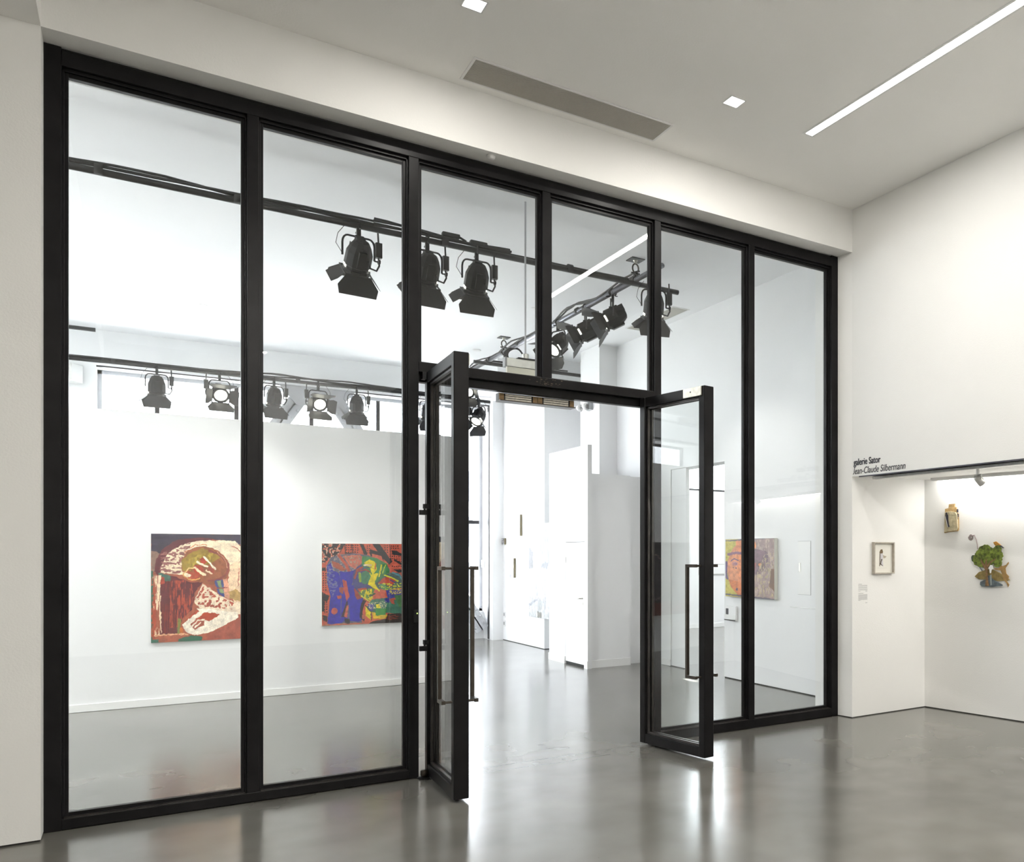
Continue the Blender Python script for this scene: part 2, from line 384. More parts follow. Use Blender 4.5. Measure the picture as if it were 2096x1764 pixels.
w4 = tag(empty('window_4', (-5.25, 17.95, 0.56)), 'second rear window of the gallery, mirrored in the right door leaf', 'window', kind='structure')
MB().box(-3.65, -3.59, -.04, .04, 0, 4.2).box(3.59, 3.65, -.04, .04, 0, 4.2).box(-3.65, 3.65, -.04, .04, 4.14, 4.2).box(-3.65, 3.65, -.04, .04, 0, .05).build('window_frame', M['pipe'], w4)
for k in range(5): B(-2.4+1.2*k-.033, -2.4+1.2*k+.033, -.04, .04, .05, 4.14).build('mullion', M['pipe'], w4)
B(-3.59, 3.59, -.006, .006, 0.05, 4.14).build('pane', M['glass'], w4)
w2 = tag(empty('window_3', (9.8, 17.65, 3.25)), 'high strip window of the room beyond the doorway', 'window', kind='structure')
MB().box(-2.8, 2.8, -.03, .03, 0, .05).box(-2.8, 2.8, -.03, .03, 1.85, 1.9).build('window_frame', M['pipe'], w2)
B(-2.8, 2.8, -.006, .006, .05, 1.85).build('pane', M['glass'], w2)

def truss_leg(x0, z0, x1, z1, label):
    L = math.hypot(x1-x0, z1-z0); a = math.atan2(z1-z0, x1-x0)
    mx = Matrix.Translation((x0, 17.60, z0)) @ Matrix.Rotation(-a, 4, 'Y')
    t = tag(empty('truss_leg', (x0, 17.60, z0)), label, 'steel beam', 'riveted truss legs in the rear window')
    inv = Matrix.Translation((-x0, -17.60, -z0))
    m = inv @ mx
    r = MB()
    k = 0.18
    bmb = MB().box(0, L, -.09, .09, -.012, .012, m).box(0, L, -.09, -.078, -.11, .11, m).box(0, L, .078, .09, -.11, .11, m).box(0, L, -.10, -.09, -.14, -.06, m).box(0, L, -.10, -.09, .06, .14, m)
    while k < L-.1:
        for zz in (-.10, .10):
            c = m @ Vector((k, -.10, zz)); bmb.lathe([(.026, 0), (.024, -.012), (.012, -.02)], 8, Matrix.Translation(c))
        k += .16
    bmb.build('beam', M['white_steel'], t)
    return t
truss_leg(2.78, 4.80, 5.62, 0.20, 'white riveted steel truss leg running down to the right in the rear window')
truss_leg(2.48, 4.80, -0.36, 0.20, 'white riveted steel truss leg running down to the left in the rear window')
tag(MB().prism([(1.98, 4.78), (3.28, 4.78), (2.98, 4.42), (2.28, 4.42)], -.0, .02, Matrix.Translation((0, 17.47, 0)) @ Matrix.Rotation(PI/2, 4, 'X')).build('gusset_plate', M['white_steel']),
    'white steel gusset plate joining the two truss legs under the window head', 'steel plate')

# outside: a pale building across the street
bd = tag(empty('building', (10, 44, -6)), 'pale building seen hazily through the low part of the rear window', 'building')
B(-12, 12, 0, 8, 0, 13).build('facade', M['facade'], bd)
for r_ in range(5):
    for c_ in range(16):
        B(-11.5+c_*1.45, -10.9+c_*1.45, -.05, .02, 1.2+r_*2.3, 2.7+r_*2.3).build('window', M['facade_dark'], bd)
tag(B(-40, 60, 18.6, 120, -6.4, -6.0).build('street_ground', mat('pale_paving', (.40, .40, .40), .9)), 'pale street ground below the gallery windows', 'ground', kind='structure')

# ------------------------------------------------------------------ the glass screen
G = tag(empty('window_1', (0, 7.02, 0)), 'tall black steel framed glass screen between lobby and gallery', 'window', kind='structure')
ZT = 4.945
D0, D1 = 0.0, 0.14
X0, X1 = -0.476, 6.065
mulls = [(.613, .684), (1.685, 1.759), (2.762, 2.832), (3.837, 3.901), (4.899, 4.967)]
B(X0, -.39, D0, D1, 0, ZT).build('jamb', M['steel'], G, bevel=.003)
B(5.978, X1, D0, D1, 0, ZT).build('jamb', M['steel'], G, bevel=.003)
B(-.39, 5.978, D0, D1, 4.83, 4.925).build('top_rail', M['steel'], G, bevel=.003)
B(X0, X1, D0+.035, D1, 4.925, 4.95).build('top_seal', M['gap'], G)
RB = 0.07
B(-.39, 1.685, D0, D1, .006, RB).build('bottom_rail', M['steel'], G, bevel=.003)
B(3.901, 5.978, D0, D1, .006, RB+.02).build('bottom_rail', M['steel'], G, bevel=.003)
ZTR0, ZTR1 = 3.168, 3.245
for i, (a, b) in enumerate(mulls):
    z0 = ZTR1 if i == 2 else 0.004
    B(a, b, D0+.002, D1, z0, 4.83).build('mullion', M['steel'], G, bevel=.003)
B(1.759, 3.837, D0, D1, ZTR0, ZTR1).build('transom', M['steel'], G, bevel=.003)
B(1.759, 3.837, .06, .13, 3.10, ZTR0).build('door_stop', M['steel'], G, bevel=.003)
bays = [(-.39, .613, RB), (.684, 1.685, RB), (1.759, 2.762, ZTR1), (2.832, 3.837, ZTR1), (3.901, 4.899, RB+.02), (4.967, 5.978, RB+.02)]
for a, b, z0 in bays:
    bw = .032; yb0, yb1 = .052, .095
    bz = .028 if z0 < 1 else .014
    m_ = MB().box(a, a+bw, yb0, yb1, z0, 4.83).box(b-bw, b, yb0, yb1, z0, 4.83).box(a+bw, b-bw, yb0, yb1, 4.83-.045, 4.83).box(a+bw, b-bw, yb0, yb1, z0, z0+bz)
    m_.box(a, a+.012, .03, .052, z0, 4.83).box(b-.012, b, .03, .052, z0, 4.83).box(a, b, .03, .052, 4.81, 4.83)
    m_.build('glazing_bead', M['steel'], G, bevel=.002)
    MB().box(a+.012, b-.012, .030, .052, z0, z0+.006).box(a+.012, b-.012, .006, .012, z0, z0+.004).build('bead_edge', M['steel_edge'], G)
    B(a+bw-.006, b-bw+.006, .070, .080, z0+bz-.004, 4.83-.04).build('pane', M['glass'], G)
# small worn weld mark on the transom under the middle mullion
mb = MB(); random.seed(5)
for i in range(26):
    x = 2.80 + random.gauss(0, .05); z = 3.205 + random.uniform(-.022, .028)
    mb.box(x, x+random.uniform(.004, .018), -.0015, .0, z, z+random.uniform(.002, .006))
mb.build('weld_mark', mat('weld_scale', (.10, .075, .05), .6), G)

# the two open leaves
def leaf(name, hinge, ang, label, side):
    """local: x across the thickness (0..TH), y from the free edge (0) to the hinge (L), z up"""
    L, TH, H0, H1 = 0.905, 0.105, 0.022, 3.168
    d = tag(empty(name, hinge, ang), label, 'glass door', kind='structure')
    s0, s1 = .075, .075
    B(0, TH, 0, s0, H0, H1).build('stile', M['steel'], d, bevel=.006)
    B(0, TH, L-s1, L, H0, H1).build('stile', M['steel'], d, bevel=.006)
    B(.004, TH-.004, s0, L-s1, H1-.085, H1).build('top_rail', M['steel'], d, bevel=.003)
    B(.004, TH-.004, s0, L-s1, H0, H0+.085).build('bottom_rail', M['steel'], d, bevel=.003)
    m_ = MB()
    for xa, xb in ((.022, .042), (TH-.042, TH-.022)):
        m_.box(xa, xb, s0, s0+.022, H0+.085, H1-.085).box(xa, xb, L-s1-.022, L-s1, H0+.085, H1-.085)
        m_.box(xa, xb, s0, L-s1, H0+.085, H0+.105).box(xa, xb, s0, L-s1, H1-.105, H1-.085)
    m_.build('glazing_bead', M['steel_edge'], d, bevel=.002)
    B(TH/2-.006, TH/2+.006, s0+.012, L-s1-.012, H0+.095, H1-.095).build('pane', M['glass'], d)
    for sg in (-1, 1):
        xf = 0 if sg < 0 else TH
        h = MB(); q = .013
        for zc in (.705, 1.645):
            h.tube([(xf, .045, zc), (xf+sg*.05, .045, zc)], .009, 10)
            h.box(min(xf+sg*.048, xf+sg*.074), max(xf+sg*.048, xf+sg*.074), .030, .165, zc-q, zc+q)
        h.box(min(xf+sg*.048, xf+sg*.074), max(xf+sg*.048, xf+sg*.074), .139, .165, .705, 1.645)
        tag(h.build('handle', M['bronze'], d, bevel=.0015), 'dark bronze square pull handle')
    # armature plate for the magnetic lock
    xp = TH if side == 'left' else 0
    sg = 1 if side == 'left' else -1
    p = MB().box(min(xp, xp+sg*.012), max(xp, xp+sg*.012), .03, .27, H1-.082, H1-.004)
    tag(p.build('strike_plate', M['silver'], d, bevel=.002), 'brushed steel strike plate')
    MB().lathe([(.007, 0), (.007, .002)], 8, Matrix.Translation((xp+sg*.012, .17, H1-.04)) @ Matrix.Rotation(-sg*PI/2, 4, 'Z')).build('plate_bolt', M['gap'], d)
    return d
# angles: local +y points from free edge to the hinge
aL = math.atan2(-(1.809-1.773), 6.98-6.147)
leaf('door_1', (1.772, 6.147, 0), aL, 'left open black steel framed glass door leaf with pull handles', 'left')
aR = math.atan2((3.835-3.694), 7.055-6.146)
leaf('door_2', (3.832, 6.150, 0), aR, 'right open black steel framed glass door leaf with pull handles', 'right')
# offset hinges on the left leaf
L1 = bpy.data.objects['door_1']
inv = L1.matrix_basis.inverted() if False else (Matrix.Translation((1.772, 6.147, 0)) @ Matrix.Rotation(aL, 4, 'Z')).inverted()
for z in (2.10, 1.04):
    m_ = inv @ Matrix.Translation((1.79, 7.0, z))
    MB().box(-.031, .022, -.02, .015, -.05, -.012, m_).box(-.004, .04, -.03, .012, .0, .035, m_).tube([(.005, 0, -.02), (.005, 0, .01)], .006, mx=m_).build('hinge', M['black'], L1)
t = tag(empty('floor_pivot', (1.79, 6.98, 0)), 'small black floor pivot at the foot of the left door leaf', 'pivot')
MB().lathe([(.05, 0), (.05, .012), (.02, .02)], 14, Matrix.Rotation(PI/2, 4, 'X')).build('pivot_base', M['black'], t, smooth=False)
MB().lathe([(.022, .015), (.03, .03), (.03, .06), (.018, .068)], 14, Matrix.Rotation(PI/2, 4, 'X')).build('pivot_head', M['bronze'], t, smooth=True)
t = tag(empty('door_latch', (1.83, 7.0, 3.13)), 'small dark latch bracket under the left end of the transom', 'latch')
B(-.05, .06, -.01, .05, -.02, .035).build('bracket', M['black'], t)
B(-.02, .03, -.022, -.01, -.012, .004).build('tongue', M['silver'], t)
t = tag(empty('card_reader', (1.735, 7.02, 1.262)), 'small black card reader with a green light on the mullion beside the left door leaf', 'card reader')
B(-.018, .018, -.014, 0, -.05, .05).build('reader_body', M['black'], t, bevel=.003)
MB().lathe([(.004, 0), (.004, .002)], 8, Matrix.Translation((.008, -.0155, .022))).build('status_light', M['led'], t)
# magnetic locks hanging behind the transom
for k, (xa, xb, lab) in enumerate(((2.43, 2.765, 'left'), (2.765, 3.10, 'right'))):
    t = tag(empty('magnetic_lock', ((xa+xb)/2, 7.15, 3.10)), 'long %s magnetic door lock with silver strips under the transom' % ('first bronze and black' if k == 0 else 'second bronze and black'), 'magnetic lock')
    t['label'] = 'bronze and silver magnetic lock under the transom, on the side of the %s door leaf' % lab
    h = (xb-xa)/2
    B(-h, h, .004, .075, -.062, .0).build('lock_body', M['black'], t, bevel=.002)
    B(-h, h, -.035, .08, -.07, -.062).build('lock_tray', M['bronze'], t)
    for xx in ((-h+.002, -h+.042), (h-.042, h-.002)):
        B(xx[0], xx[1], -.004, .004, -.058, -.004).build('end_block', M['bronze_plate'], t)
    for zz in (-.014, -.032, -.05):
        B(-h+.055, h-.055, -.004, .004, zz-.006, zz+.006).build('magnet_strip', M['silver'], t)

# ------------------------------------------------------------------ ceiling fixtures in the lobby
def linear_light(name, x, y0, y1, z, label, power, wdt=0.075, col=WARM):
    t = tag(empty(name, (x, (y0+y1)/2, z)), label, 'ceiling light')
    h = (y1-y0)/2
    MB().box(-wdt/2-.02, -wdt/2, -h-.02, h+.02, -.004, .0).box(wdt/2, wdt/2+.02, -h-.02, h+.02, -.004, .0).box(-wdt/2, wdt/2, -h-.02, -h, -.004, 0).box(-wdt/2, wdt/2, h, h+.02, -.004, 0).build('light_frame', M['white_plastic'], t)
    B(-wdt/2, wdt/2, -h, h, -.003, .0).build('diffuser', M['lamp_on'], t)
    area('strip_lamp', (0, 0, -.012), (0, 0, 0), wdt, 2*h, power, col, parent=t)
    return t
linear_light('linear_light', 4.695, 2.48, 5.82, CH, 'white strip light let into the lobby ceiling near the right wall', NEAR_LIN)
def downlight(x, y, label, z=CH, p=NEAR_DOWN):
    t = tag(empty('downlight', (x, y, z)), label, 'ceiling light', 'square recessed downlights of the lobby')
    s = .062
    MB().box(-s-.012, -s, -s-.012, s+.012, -.003, 0).box(s, s+.012, -s-.012, s+.012, -.003, 0).box(-s, s, -s-.012, -s, -.003, 0).box(-s, s, s, s+.012, -.003, 0).build('light_frame', M['white_plastic'], t)
    B(-s, s, -s, s, -.002, 0).build('diffuser', M['lamp_on'], t)
    area('square_lamp', (0, 0, -.01), (0, 0, 0), .12, .12, p, WARM, parent=t)
    return t
downlight(3.872, 5.762, 'small square ceiling downlight between the air grille and the strip light', p=16)
downlight(1.795, 5.762, 'small square ceiling downlight at the top edge of the view, nearer the left pier', p=16)
for y, yn in ((.8, 'second'), (-1.5, 'third'), (-3.8, 'last')):  # unseen rows, added to light the lobby
    for x, xn in ((-3.6, 'left'), (-.9, 'middle'), (1.8, 'right')):
        downlight(x, y, 'added lobby downlight outside the view, %s row back, %s column' % (yn, xn))
def grille(x0, x1, y0, y1, z, label):
    t = tag(empty('air_grille', ((x0+x1)/2, (y0+y1)/2, z)), label, 'air grille')
    a, b = (x1-x0)/2, (y1-y0)/2; f = .018
    MB().box(-a, a, -b, -b+f, -.008, 0).box(-a, a, b-f, b, -.008, 0).box(-a, -a+f, -b+f, b-f, -.008, 0).box(a-f, a, -b+f, b-f, -.008, 0).build('grille_frame', M['white_plastic'], t)
    B(-a+f, a-f, -b+f, b-f, -.002, -.0005).build('grille_backing', mat('grille_dark', (.14, .137, .125), .7), t)
    s = MB()
    along_x = a > b
    n = int((2*(b if along_x else a)-2*f)/.0135)
    for i in range(n):
        c = (-(b if along_x else a)+f) + (i+.5)*.0135
        if along_x: s.box(-a+f, a-f, c-.0032, c+.0032, -.007, -.002)
        else: s.box(c-.0032, c+.0032, -b+f, b-f, -.007, -.002)
    s.build('slats', mat('grille_slat_paint', (.52, .51, .46), .5), t)
    return t
grille(1.985, 3.665, 6.370, 6.732, CH, 'long grey slatted air grille in the lobby ceiling')
grille(6.20, 6.49, 10.82, 12.32, CF, 'grey slatted air grille in the gallery ceiling near the right wall')
t = tag(empty('smoke_detector', (2.283, 6.905, 4.95)), 'small white dome detector under the beam above the screen', 'smoke detector')
MB().lathe([(.034, 0), (.034, .008), (.030, .018), (.018, .026), (.004, .028)], 20, Matrix.Rotation(-PI/2, 4, 'X')).build('detector_dome', M['white_plastic'], t, smooth=True)

# far-room fixtures
linear_light('linear_light', -3.2, 8.3, 16.2, CF, 'added gallery ceiling strip light on the far left, outside the view', FAR_LIN, wdt=.07, col=COOL)  # unseen strip added to brighten the gallery
linear_light('linear_light', 9.8, 9.0, 16.5, CF, 'added ceiling strip light of the room beyond the doorway, outside the view', 230, wdt=.07, col=COOL)  # hidden strip added because the next room came out too dark
for (x, y, lab) in ((4.66, 12.1, 'tiny round ceiling disc beside the middle pipe in the gallery'), (4.78, 15.2, 'tiny round ceiling disc near the rear window'), (.75, 14.8, 'tiny round ceiling disc above the partition'), (5.35, 10.3, 'tiny round ceiling disc beyond the crossing of the pipes')):
    t = tag(empty('ceiling_disc', (x, y, CF)), lab, 'ceiling disc')
    MB().lathe([(.07, 0), (.07, .012), (.05, .02)], 20, Matrix.Rotation(-PI/2, 4, 'X')).build('disc', M['white_plastic'], t)

# ------------------------------------------------------------------ lighting pipes with cables
def pipe(name, p0, p1, label, m=None, r=.031):
    return tag(MB().tube([p0, p1], r, 14).build(name, m or M['pipe'], smooth=True), label, 'lighting pipe', 'black lighting pipes under the gallery ceiling')
P1Y, P1Z, P2X, P2Z, P3Y, P3Z = 9.33, 5.02, 4.85, 5.065, 17.0, 4.75
pipe('lighting_pipe', (-8.5, P1Y, P1Z), (5.44, P1Y+.03, P1Z), 'dark lighting pipe nearest the glass, crossing the upper panes')
pipe('lighting_pipe', (P2X, 8.7, P2Z), (P2X, 16.6, P2Z), 'lighting pipe running away from the glass towards the rear window', M['chrome'])
pipe('lighting_pipe', (-8.5, P3Y, P3Z), (5.60, P3Y, P3Z), 'lighting pipe in front of the rear window, above the partition')
pipe('lighting_pipe', (4.6, 14.8, 5.02), (6.55, 14.8, 5.02), 'short dark lighting pipe ending beside the white column')
tag(MB().tube([(-8.5, 15.9, 5.0), (-.50, 15.9, 5.0)], .03, 12).build('lighting_pipe', M['pipe'], smooth=True), 'short dark lighting pipe high on the left behind the first pane', 'lighting pipe', 'black lighting pipes under the gallery ceiling')
def cables(p0, p1, n, label, seed, r=.012, amp=.030, up=.036):
    rnd = random.Random(seed); p0 = Vector(p0); p1 = Vector(p1); L = (p1-p0).length
    side = (p1-p0).normalized().cross(Vector((0, 0, 1)))
    mb = MB()
    for c in range(n):
        pts = []; ph = rnd.uniform(0, 6); k = int(L/.12)
        f1, f2 = rnd.uniform(1.2, 2.4), rnd.uniform(3, 5)
        for i in range(k+1):
            s = i/k
            bul = max(0, math.sin(s*L*f1*.7+ph))**3
            z = up + .004*c + bul*amp*rnd.uniform(.9, 1.1) + .006*math.sin(s*L*f2)
            y = .02*math.sin(s*L*f2*.8+ph) + (c-1)*.012
            pts.append(p0.lerp(p1, s) + Vector((0, 0, z)) + side*y)
        mb.tube(pts, r, 6)
    # straps
    k = .7
    while k < L:
        q = p0.lerp(p1, k/L); mx = Matrix.Translation(q+Vector((0, 0, .016))) @ (p1-p0).normalized().to_track_quat('Y', 'Z').to_matrix().to_4x4()
        mb.lathe([(.045, -.03), (.045, .03)], 10, mx); k += rnd.uniform(.9, 1.5)
    return tag(mb.build('power_cable_run', M['rubber'], smooth=True), label, 'cables', 'cable runs strapped to the lighting pipes')
cables((-4.2, P1Y, P1Z), (1.9, P1Y, P1Z), 3, 'loose black cables strapped along the left half of the nearest pipe', 3)
cables((1.9, P1Y, P1Z), (3.3, P1Y, P1Z), 4, 'thick bundle of black cables over the three hanging stage lamps', 4, r=.013, amp=.045)
cables((3.3, P1Y+.01, P1Z), (4.75, P1Y+.02, P1Z), 1, 'single black cable along the right part of the nearest pipe', 5, r=.014, amp=.02, up=.035)
cables((P2X, 9.3, P2Z), (P2X, 15.8, P2Z), 3, 'black cables looping along the pipe that runs to the rear', 6, amp=.07)
cables((-4.2, P3Y, P3Z), (5.0, P3Y, P3Z), 3, 'black cables strapped along the pipe before the rear window', 7, amp=.05, r=.014)
cables((4.8, 14.8, 5.02), (6.3, 14.8, 5.02), 2, 'black cables on the short pipe beside the white column', 8, amp=.02)
# connector boxes taped on pipe one
for x, y, z, lab in ((2.66, P1Y, P1Z+.095, 'black cable connector block lying on the nearest pipe'), (2.95, P1Y, P1Z+.07, 'black cable connector block beside the third stage lamp clamp')):
    t = tag(empty('cable_connector', (x, y, z)), lab, 'connector')
    B(-.09, .09, -.03, .03, -.022, .022).build('connector_body', M['rubber'], t, bevel=.008)
    MB().tube([(.09, 0, 0), (.16, 0, -.03)], .012).build('cable_tail', M['rubber'], t)
# coiled spare cable
mb = MB()
for c in range(5):
    pts = [(math.cos(a)*(.13+.01*c), .015*c+.02*math.sin(3*a), math.sin(a)*(.13+.008*c)) for a in [2*PI*i/28 for i in range(29)]]
    mb.tube(pts, .010, 6, cap=False)
mb.tube([(0, 0, .13), (.02, .02, .19)], .01, 6)
tag(mb.build('cable_coil', M['rubber'], loc=(P2X+.03, 13.55, P2Z-.16), smooth=True), 'coil of spare black cable hanging from the receding pipe', 'cable')
# ceiling anchor plates with shackles
def anchor(x, y, label):
    t = tag(empty('ceiling_anchor', (x, y, CF)), label, 'ceiling anchor', 'ceiling anchors of the receding pipe')
    B(-.085, .085, -.085, .085, -.01, 0).build('anchor_plate', M['pipe'], t)
    MB().lathe([(.03, .01), (.018, .03), (.018, .05)], 12, Matrix.Rotation(-PI/2, 4, 'X')).build('eye_bolt', M['silver'], t)
    pts = [(.04*math.sin(a), 0, -.105-.055*math.cos(a)) for a in [0.0+2*PI*i/20 for i in range(21)]]
    MB().tube(pts, .010, 8, cap=False).build('shackle', M['bronze'], t, smooth=True)
    MB().tube([(-.055, 0, -.165), (.055, 0, -.165)], .011).tube([(0, -.03, -.165), (0, .03, -.165)], .02).build('shackle_pin', M['black'], t)
    MB().lathe([(.044, -.03), (.044, .03)], 12, Matrix.Translation((P2X-x, 0, P2Z-CF))).tube([(P2X-x, 0, P2Z-CF+.04), (0, 0, -.165)], .014).build('pipe_clamp', M['black'], t)
    return t
anchor(4.86, 9.38, 'dark ceiling anchor plate with shackle over the crossing of the pipes')
anchor(4.86, 14.05, 'dark ceiling anchor plate with shackle above the coiled cable')

# ------------------------------------------------------------------ stage lamps
def make_lamp():
    r = empty('stage_lamp')
    # clamp round the pipe
    mb = MB()
    pts = [(.0, .045*math.sin(a), .045*math.cos(a)) for a in [(-2.6+5.2*i/12) for i in range(13)]]
    mb.tube(pts, .010, 6).box(-.018, .018, -.016, .016, -.12, -.03)
    mb.tube([(0, .03, -.045), (0, .085, -.055)], .008).tube([(0, -.03, -.045), (0, -.06, -.045)], .006)
    mb.build('clamp', M['black'], r)
    # yoke
    mb = MB(); h = -.325; wd = .150
    path = [(-wd, 0, h)] + [(-wd, 0, h+.13)] + [(-wd+.05-.05*math.cos(a), 0, h+.13+.075*math.sin(a)) for a in (0.4, .8, 1.2, 1.57)] + \
           [(wd-.05+.05*math.sin(a), 0, h+.13+.075*math.cos(a)) for a in (0, .4, .8, 1.2)] + [(wd, 0, h+.13), (wd, 0, h)]
    mb.tube(path, .010, 6)
    mb.build('yoke', M['black'], r)
    MB().tube([(wd, 0, h), (wd+.035, 0, h)], .008).lathe([(.024, 0), (.024, .02)], 6, Matrix.Translation((wd+.055, 0, h)) @ Matrix.Rotation(PI/2, 4, 'Z')).build('tilt_knob', M['black'], r)
    # housing, its origin on the tilt axis; aims along +Y
    hb = MB()
    hb.lathe([(.045, -.18), (.070, -.168), (.098, -.12), (.122, -.055), (.124, .075), (.112, .085), (.112, .105), (.130, .11), (.130, .135), (.110, .135), (.104, .11)], 10, cap=True, rot=PI/10)
    for k in range(-3, 4):
        hb.box(k*.024-.003, k*.024+.003, -.11, .07, .08, .134-.006*abs(k))
    hb.box(-.04, .04, -.185, -.11, .02, .11).box(-.035, .035, -.10, .06, -.134, -.10)
    hs = hb.build('housing', M['black'], r, loc=(0, 0, h))
    MB().lathe([(.0, .135), (.04, .134), (.07, .131), (.090, .126)], 20, cap=False).build('lens', M['lens_on'], hs, smooth=True)
    # glow slots between housing and flap ring
    for k in (-1, 1):
        MB().box(k*.092-.022, k*.092+.022, .087, .103, -.03, .05).build('light_slot', M['lens_on'], hs)
    MB().box(-.13, .13, .136, .146, -.13, -.118).box(-.13, .13, .136, .146, .118, .13).box(-.13, -.118, .136, .146, -.118, .118).box(.118, .13, .136, .146, -.118, .118).build('flap_ring', M['black'], hs)
    def flap(wa, wb, ln, rotz, open_):
        # hinged at y=.145, r=.125; outline grows outward
        out = [(-wa/2, 0), (wa/2, 0), (wb/2, ln*.55), (wb/2*.92, ln), (-wb/2*.92, ln), (-wb/2, ln*.55)]
        mx = Matrix.Rotation(rotz, 4, 'Y') @ Matrix.Translation((0, .145, -.125)) @ Matrix.Rotation(-open_, 4, 'X')
        return MB().prism(out, -.002, .002, mx)
    flap(.24, .38, .19, 0, .50).build('barn_door', M['blackflap'], hs)
    flap(.24, .40, .20, PI, .62).build('barn_door', M['blackflap'], hs)
    flap(.20, .26, .15, PI/2, .85).build('barn_door', M['blackflap'], hs)
    flap(.20, .26, .15, -PI/2, .75).build('barn_door', M['blackflap'], hs)
    # hanging plug and cable loop, safety wire
    MB().tube([(.19, .02, -.02), (.195, .02, -.13)], .009).box(.165, .225, -.005, .045, -.28, -.13).tube([(.195, .02, -.28), (.20, .01, -.36), (.17, 0, -.42), (.10, -.04, -.42), (.06, -.10, -.38)], .009).build('plug_cable', M['rubber'], r)
    MB().tube([(-.12, .01, -.02), (-.19, 0, -.12), (-.21, 0, -.22), (-.15, 0, -.31)], .003, 5).build('safety_wire', M['black'], r)
    return r
proto = make_lamp()
lamps = [
    # x, y, pipe z, pan (0 aims along +Y), tilt down, label
    (1.765, P1Y, P1Z, .10, -.90, 'black stage lamp hanging alone in the second pane, seen from behind'),
    (2.42, P1Y, P1Z, .05, -1.0, 'black stage lamp half hidden by the mullion at the left of the doors'),
    (2.93, P1Y, P1Z, -.05, -1.0, 'black stage lamp with a lit slot, right of the mullion on the nearest pipe'),
    (5.03, P1Y-.1, P2Z, -.3, -1.15, 'black stage lamp aimed down at the crossing of the pipes'),
    (P2X, 9.98, P2Z, 1.15, -.50, 'black stage lamp with bright lens on the receding pipe, nearest of its row'),
    (P2X, 10.78, P2Z, 1.15, -.50, 'black stage lamp with bright lens on the receding pipe, middle of its row'),
    (P2X, 11.75, P2Z, 1.9, -.75, 'black stage lamp on the receding pipe, partly hidden by the transom mullion'),
    (0.24, P3Y, P3Z, 0, -1.35, 'dark stage lamp silhouetted in the first pane, leftmost before the rear window'),
    (1.09, P3Y, P3Z, PI+.1, -.45, 'stage lamp with glowing lens facing the viewer in the first pane'),
    (1.88, P3Y, P3Z, .2, -1.25, 'dark stage lamp at the left edge of the second pane before the rear window'),
    (2.56, P3Y, P3Z, PI+.1, -.45, 'stage lamp with glowing lens facing the viewer in the second pane'),
    (3.185, P3Y, P3Z, -.1, -1.25, 'dark stage lamp rightmost in the second pane before the rear window'),
    (4.42, P3Y, P3Z, .1, -1.2, 'dark stage lamp seen in the slit between mullion and left door leaf'),
    (5.38, P3Y, P3Z, 2.2, -.85, 'stage lamp with white lit flaps below the transom beside the left door leaf'),
    (4.40+.45, P3Y-1.2, P2Z, 2.4, -.6, 'stage lamp at the far end of the receding pipe, near the coil'),
]
lamp_objs = []
for i, (x, y, z, pan, tilt, lab) in enumerate(lamps):
    o = proto if i == 0 else copy_tree(proto)
    o.location = (x, y, z); o.rotation_euler = (0, 0, pan)
    tag(o, lab, 'stage lamp', 'stage lamps on the gallery pipes')
    lamp_objs.append((o, pan, tilt))
    for ch in o.children:
        if ch.name.startswith('housing'): ch.rotation_euler = (tilt, 0, 0)
def spot(x, y, z, tx, ty, tz, p, ang=.9, col=(1, .975, .93)):
    d = bpy.data.lights.new('stage_beam', 'SPOT'); d.energy = p; d.spot_size = ang; d.spot_blend = .6; d.shadow_soft_size = .10; d.color = col
    o = bpy.data.objects.new('stage_beam', d); C.objects.link(o); o.location = (x, y, z)
    o.rotation_euler = (Vector((tx, ty, tz)) - Vector((x, y, z))).to_track_quat('-Z', 'Y').to_euler()
# beams of the three near lamps onto the partition, and of the row on the receding pipe
spot(1.765, P1Y+.24, P1Z-.52, 0.6, PY, 0.7, 105, 1.0)
spot(2.42, P1Y+.24, P1Z-.52, 2.2, PY, 0.7, 60, 1.0)
spot(2.93, P1Y+.24, P1Z-.52, -1.2, PY, 0.9, 150, 1.0)
spot(P2X-.2, 9.9, P2Z-.5, 6.6, 9.0, 1.5, 120, 1.3)

# ------------------------------------------------------------------ paintings
def vnoise(u, v, s, seed):
    rnd = np.random.RandomState(seed); g = rnd.rand(64, 64)
    x = (u*s) % 63; y = (v*s) % 63
    i = x.astype(int); j = y.astype(int); fx = x-i; fy = y-j
    fx = fx*fx*(3-2*fx); fy = fy*fy*(3-2*fy)
    return (g[i, j]*(1-fx)*(1-fy) + g[(i+1) % 64, j]*fx*(1-fy) + g[i, (j+1) % 64]*(1-fx)*fy + g[(i+1) % 64, (j+1) % 64]*fx*fy)
def inside(poly, x, y):
    c = np.zeros(x.shape, bool); n = len(poly)
    for i in range(n):
        x1, y1 = poly[i]; x2, y2 = poly[(i+1) % n]
        if y1 == y2: continue
        t = ((y1 > y) != (y2 > y)) & (x < (x2-x1)*(y-y1)/(y2-y1) + x1)
        c ^= t
    return c
def srgb(c):
    c = np.array(c)/255.0
    return np.where(c <= .04045, c/12.92, ((c+.055)/1.055)**2.4)
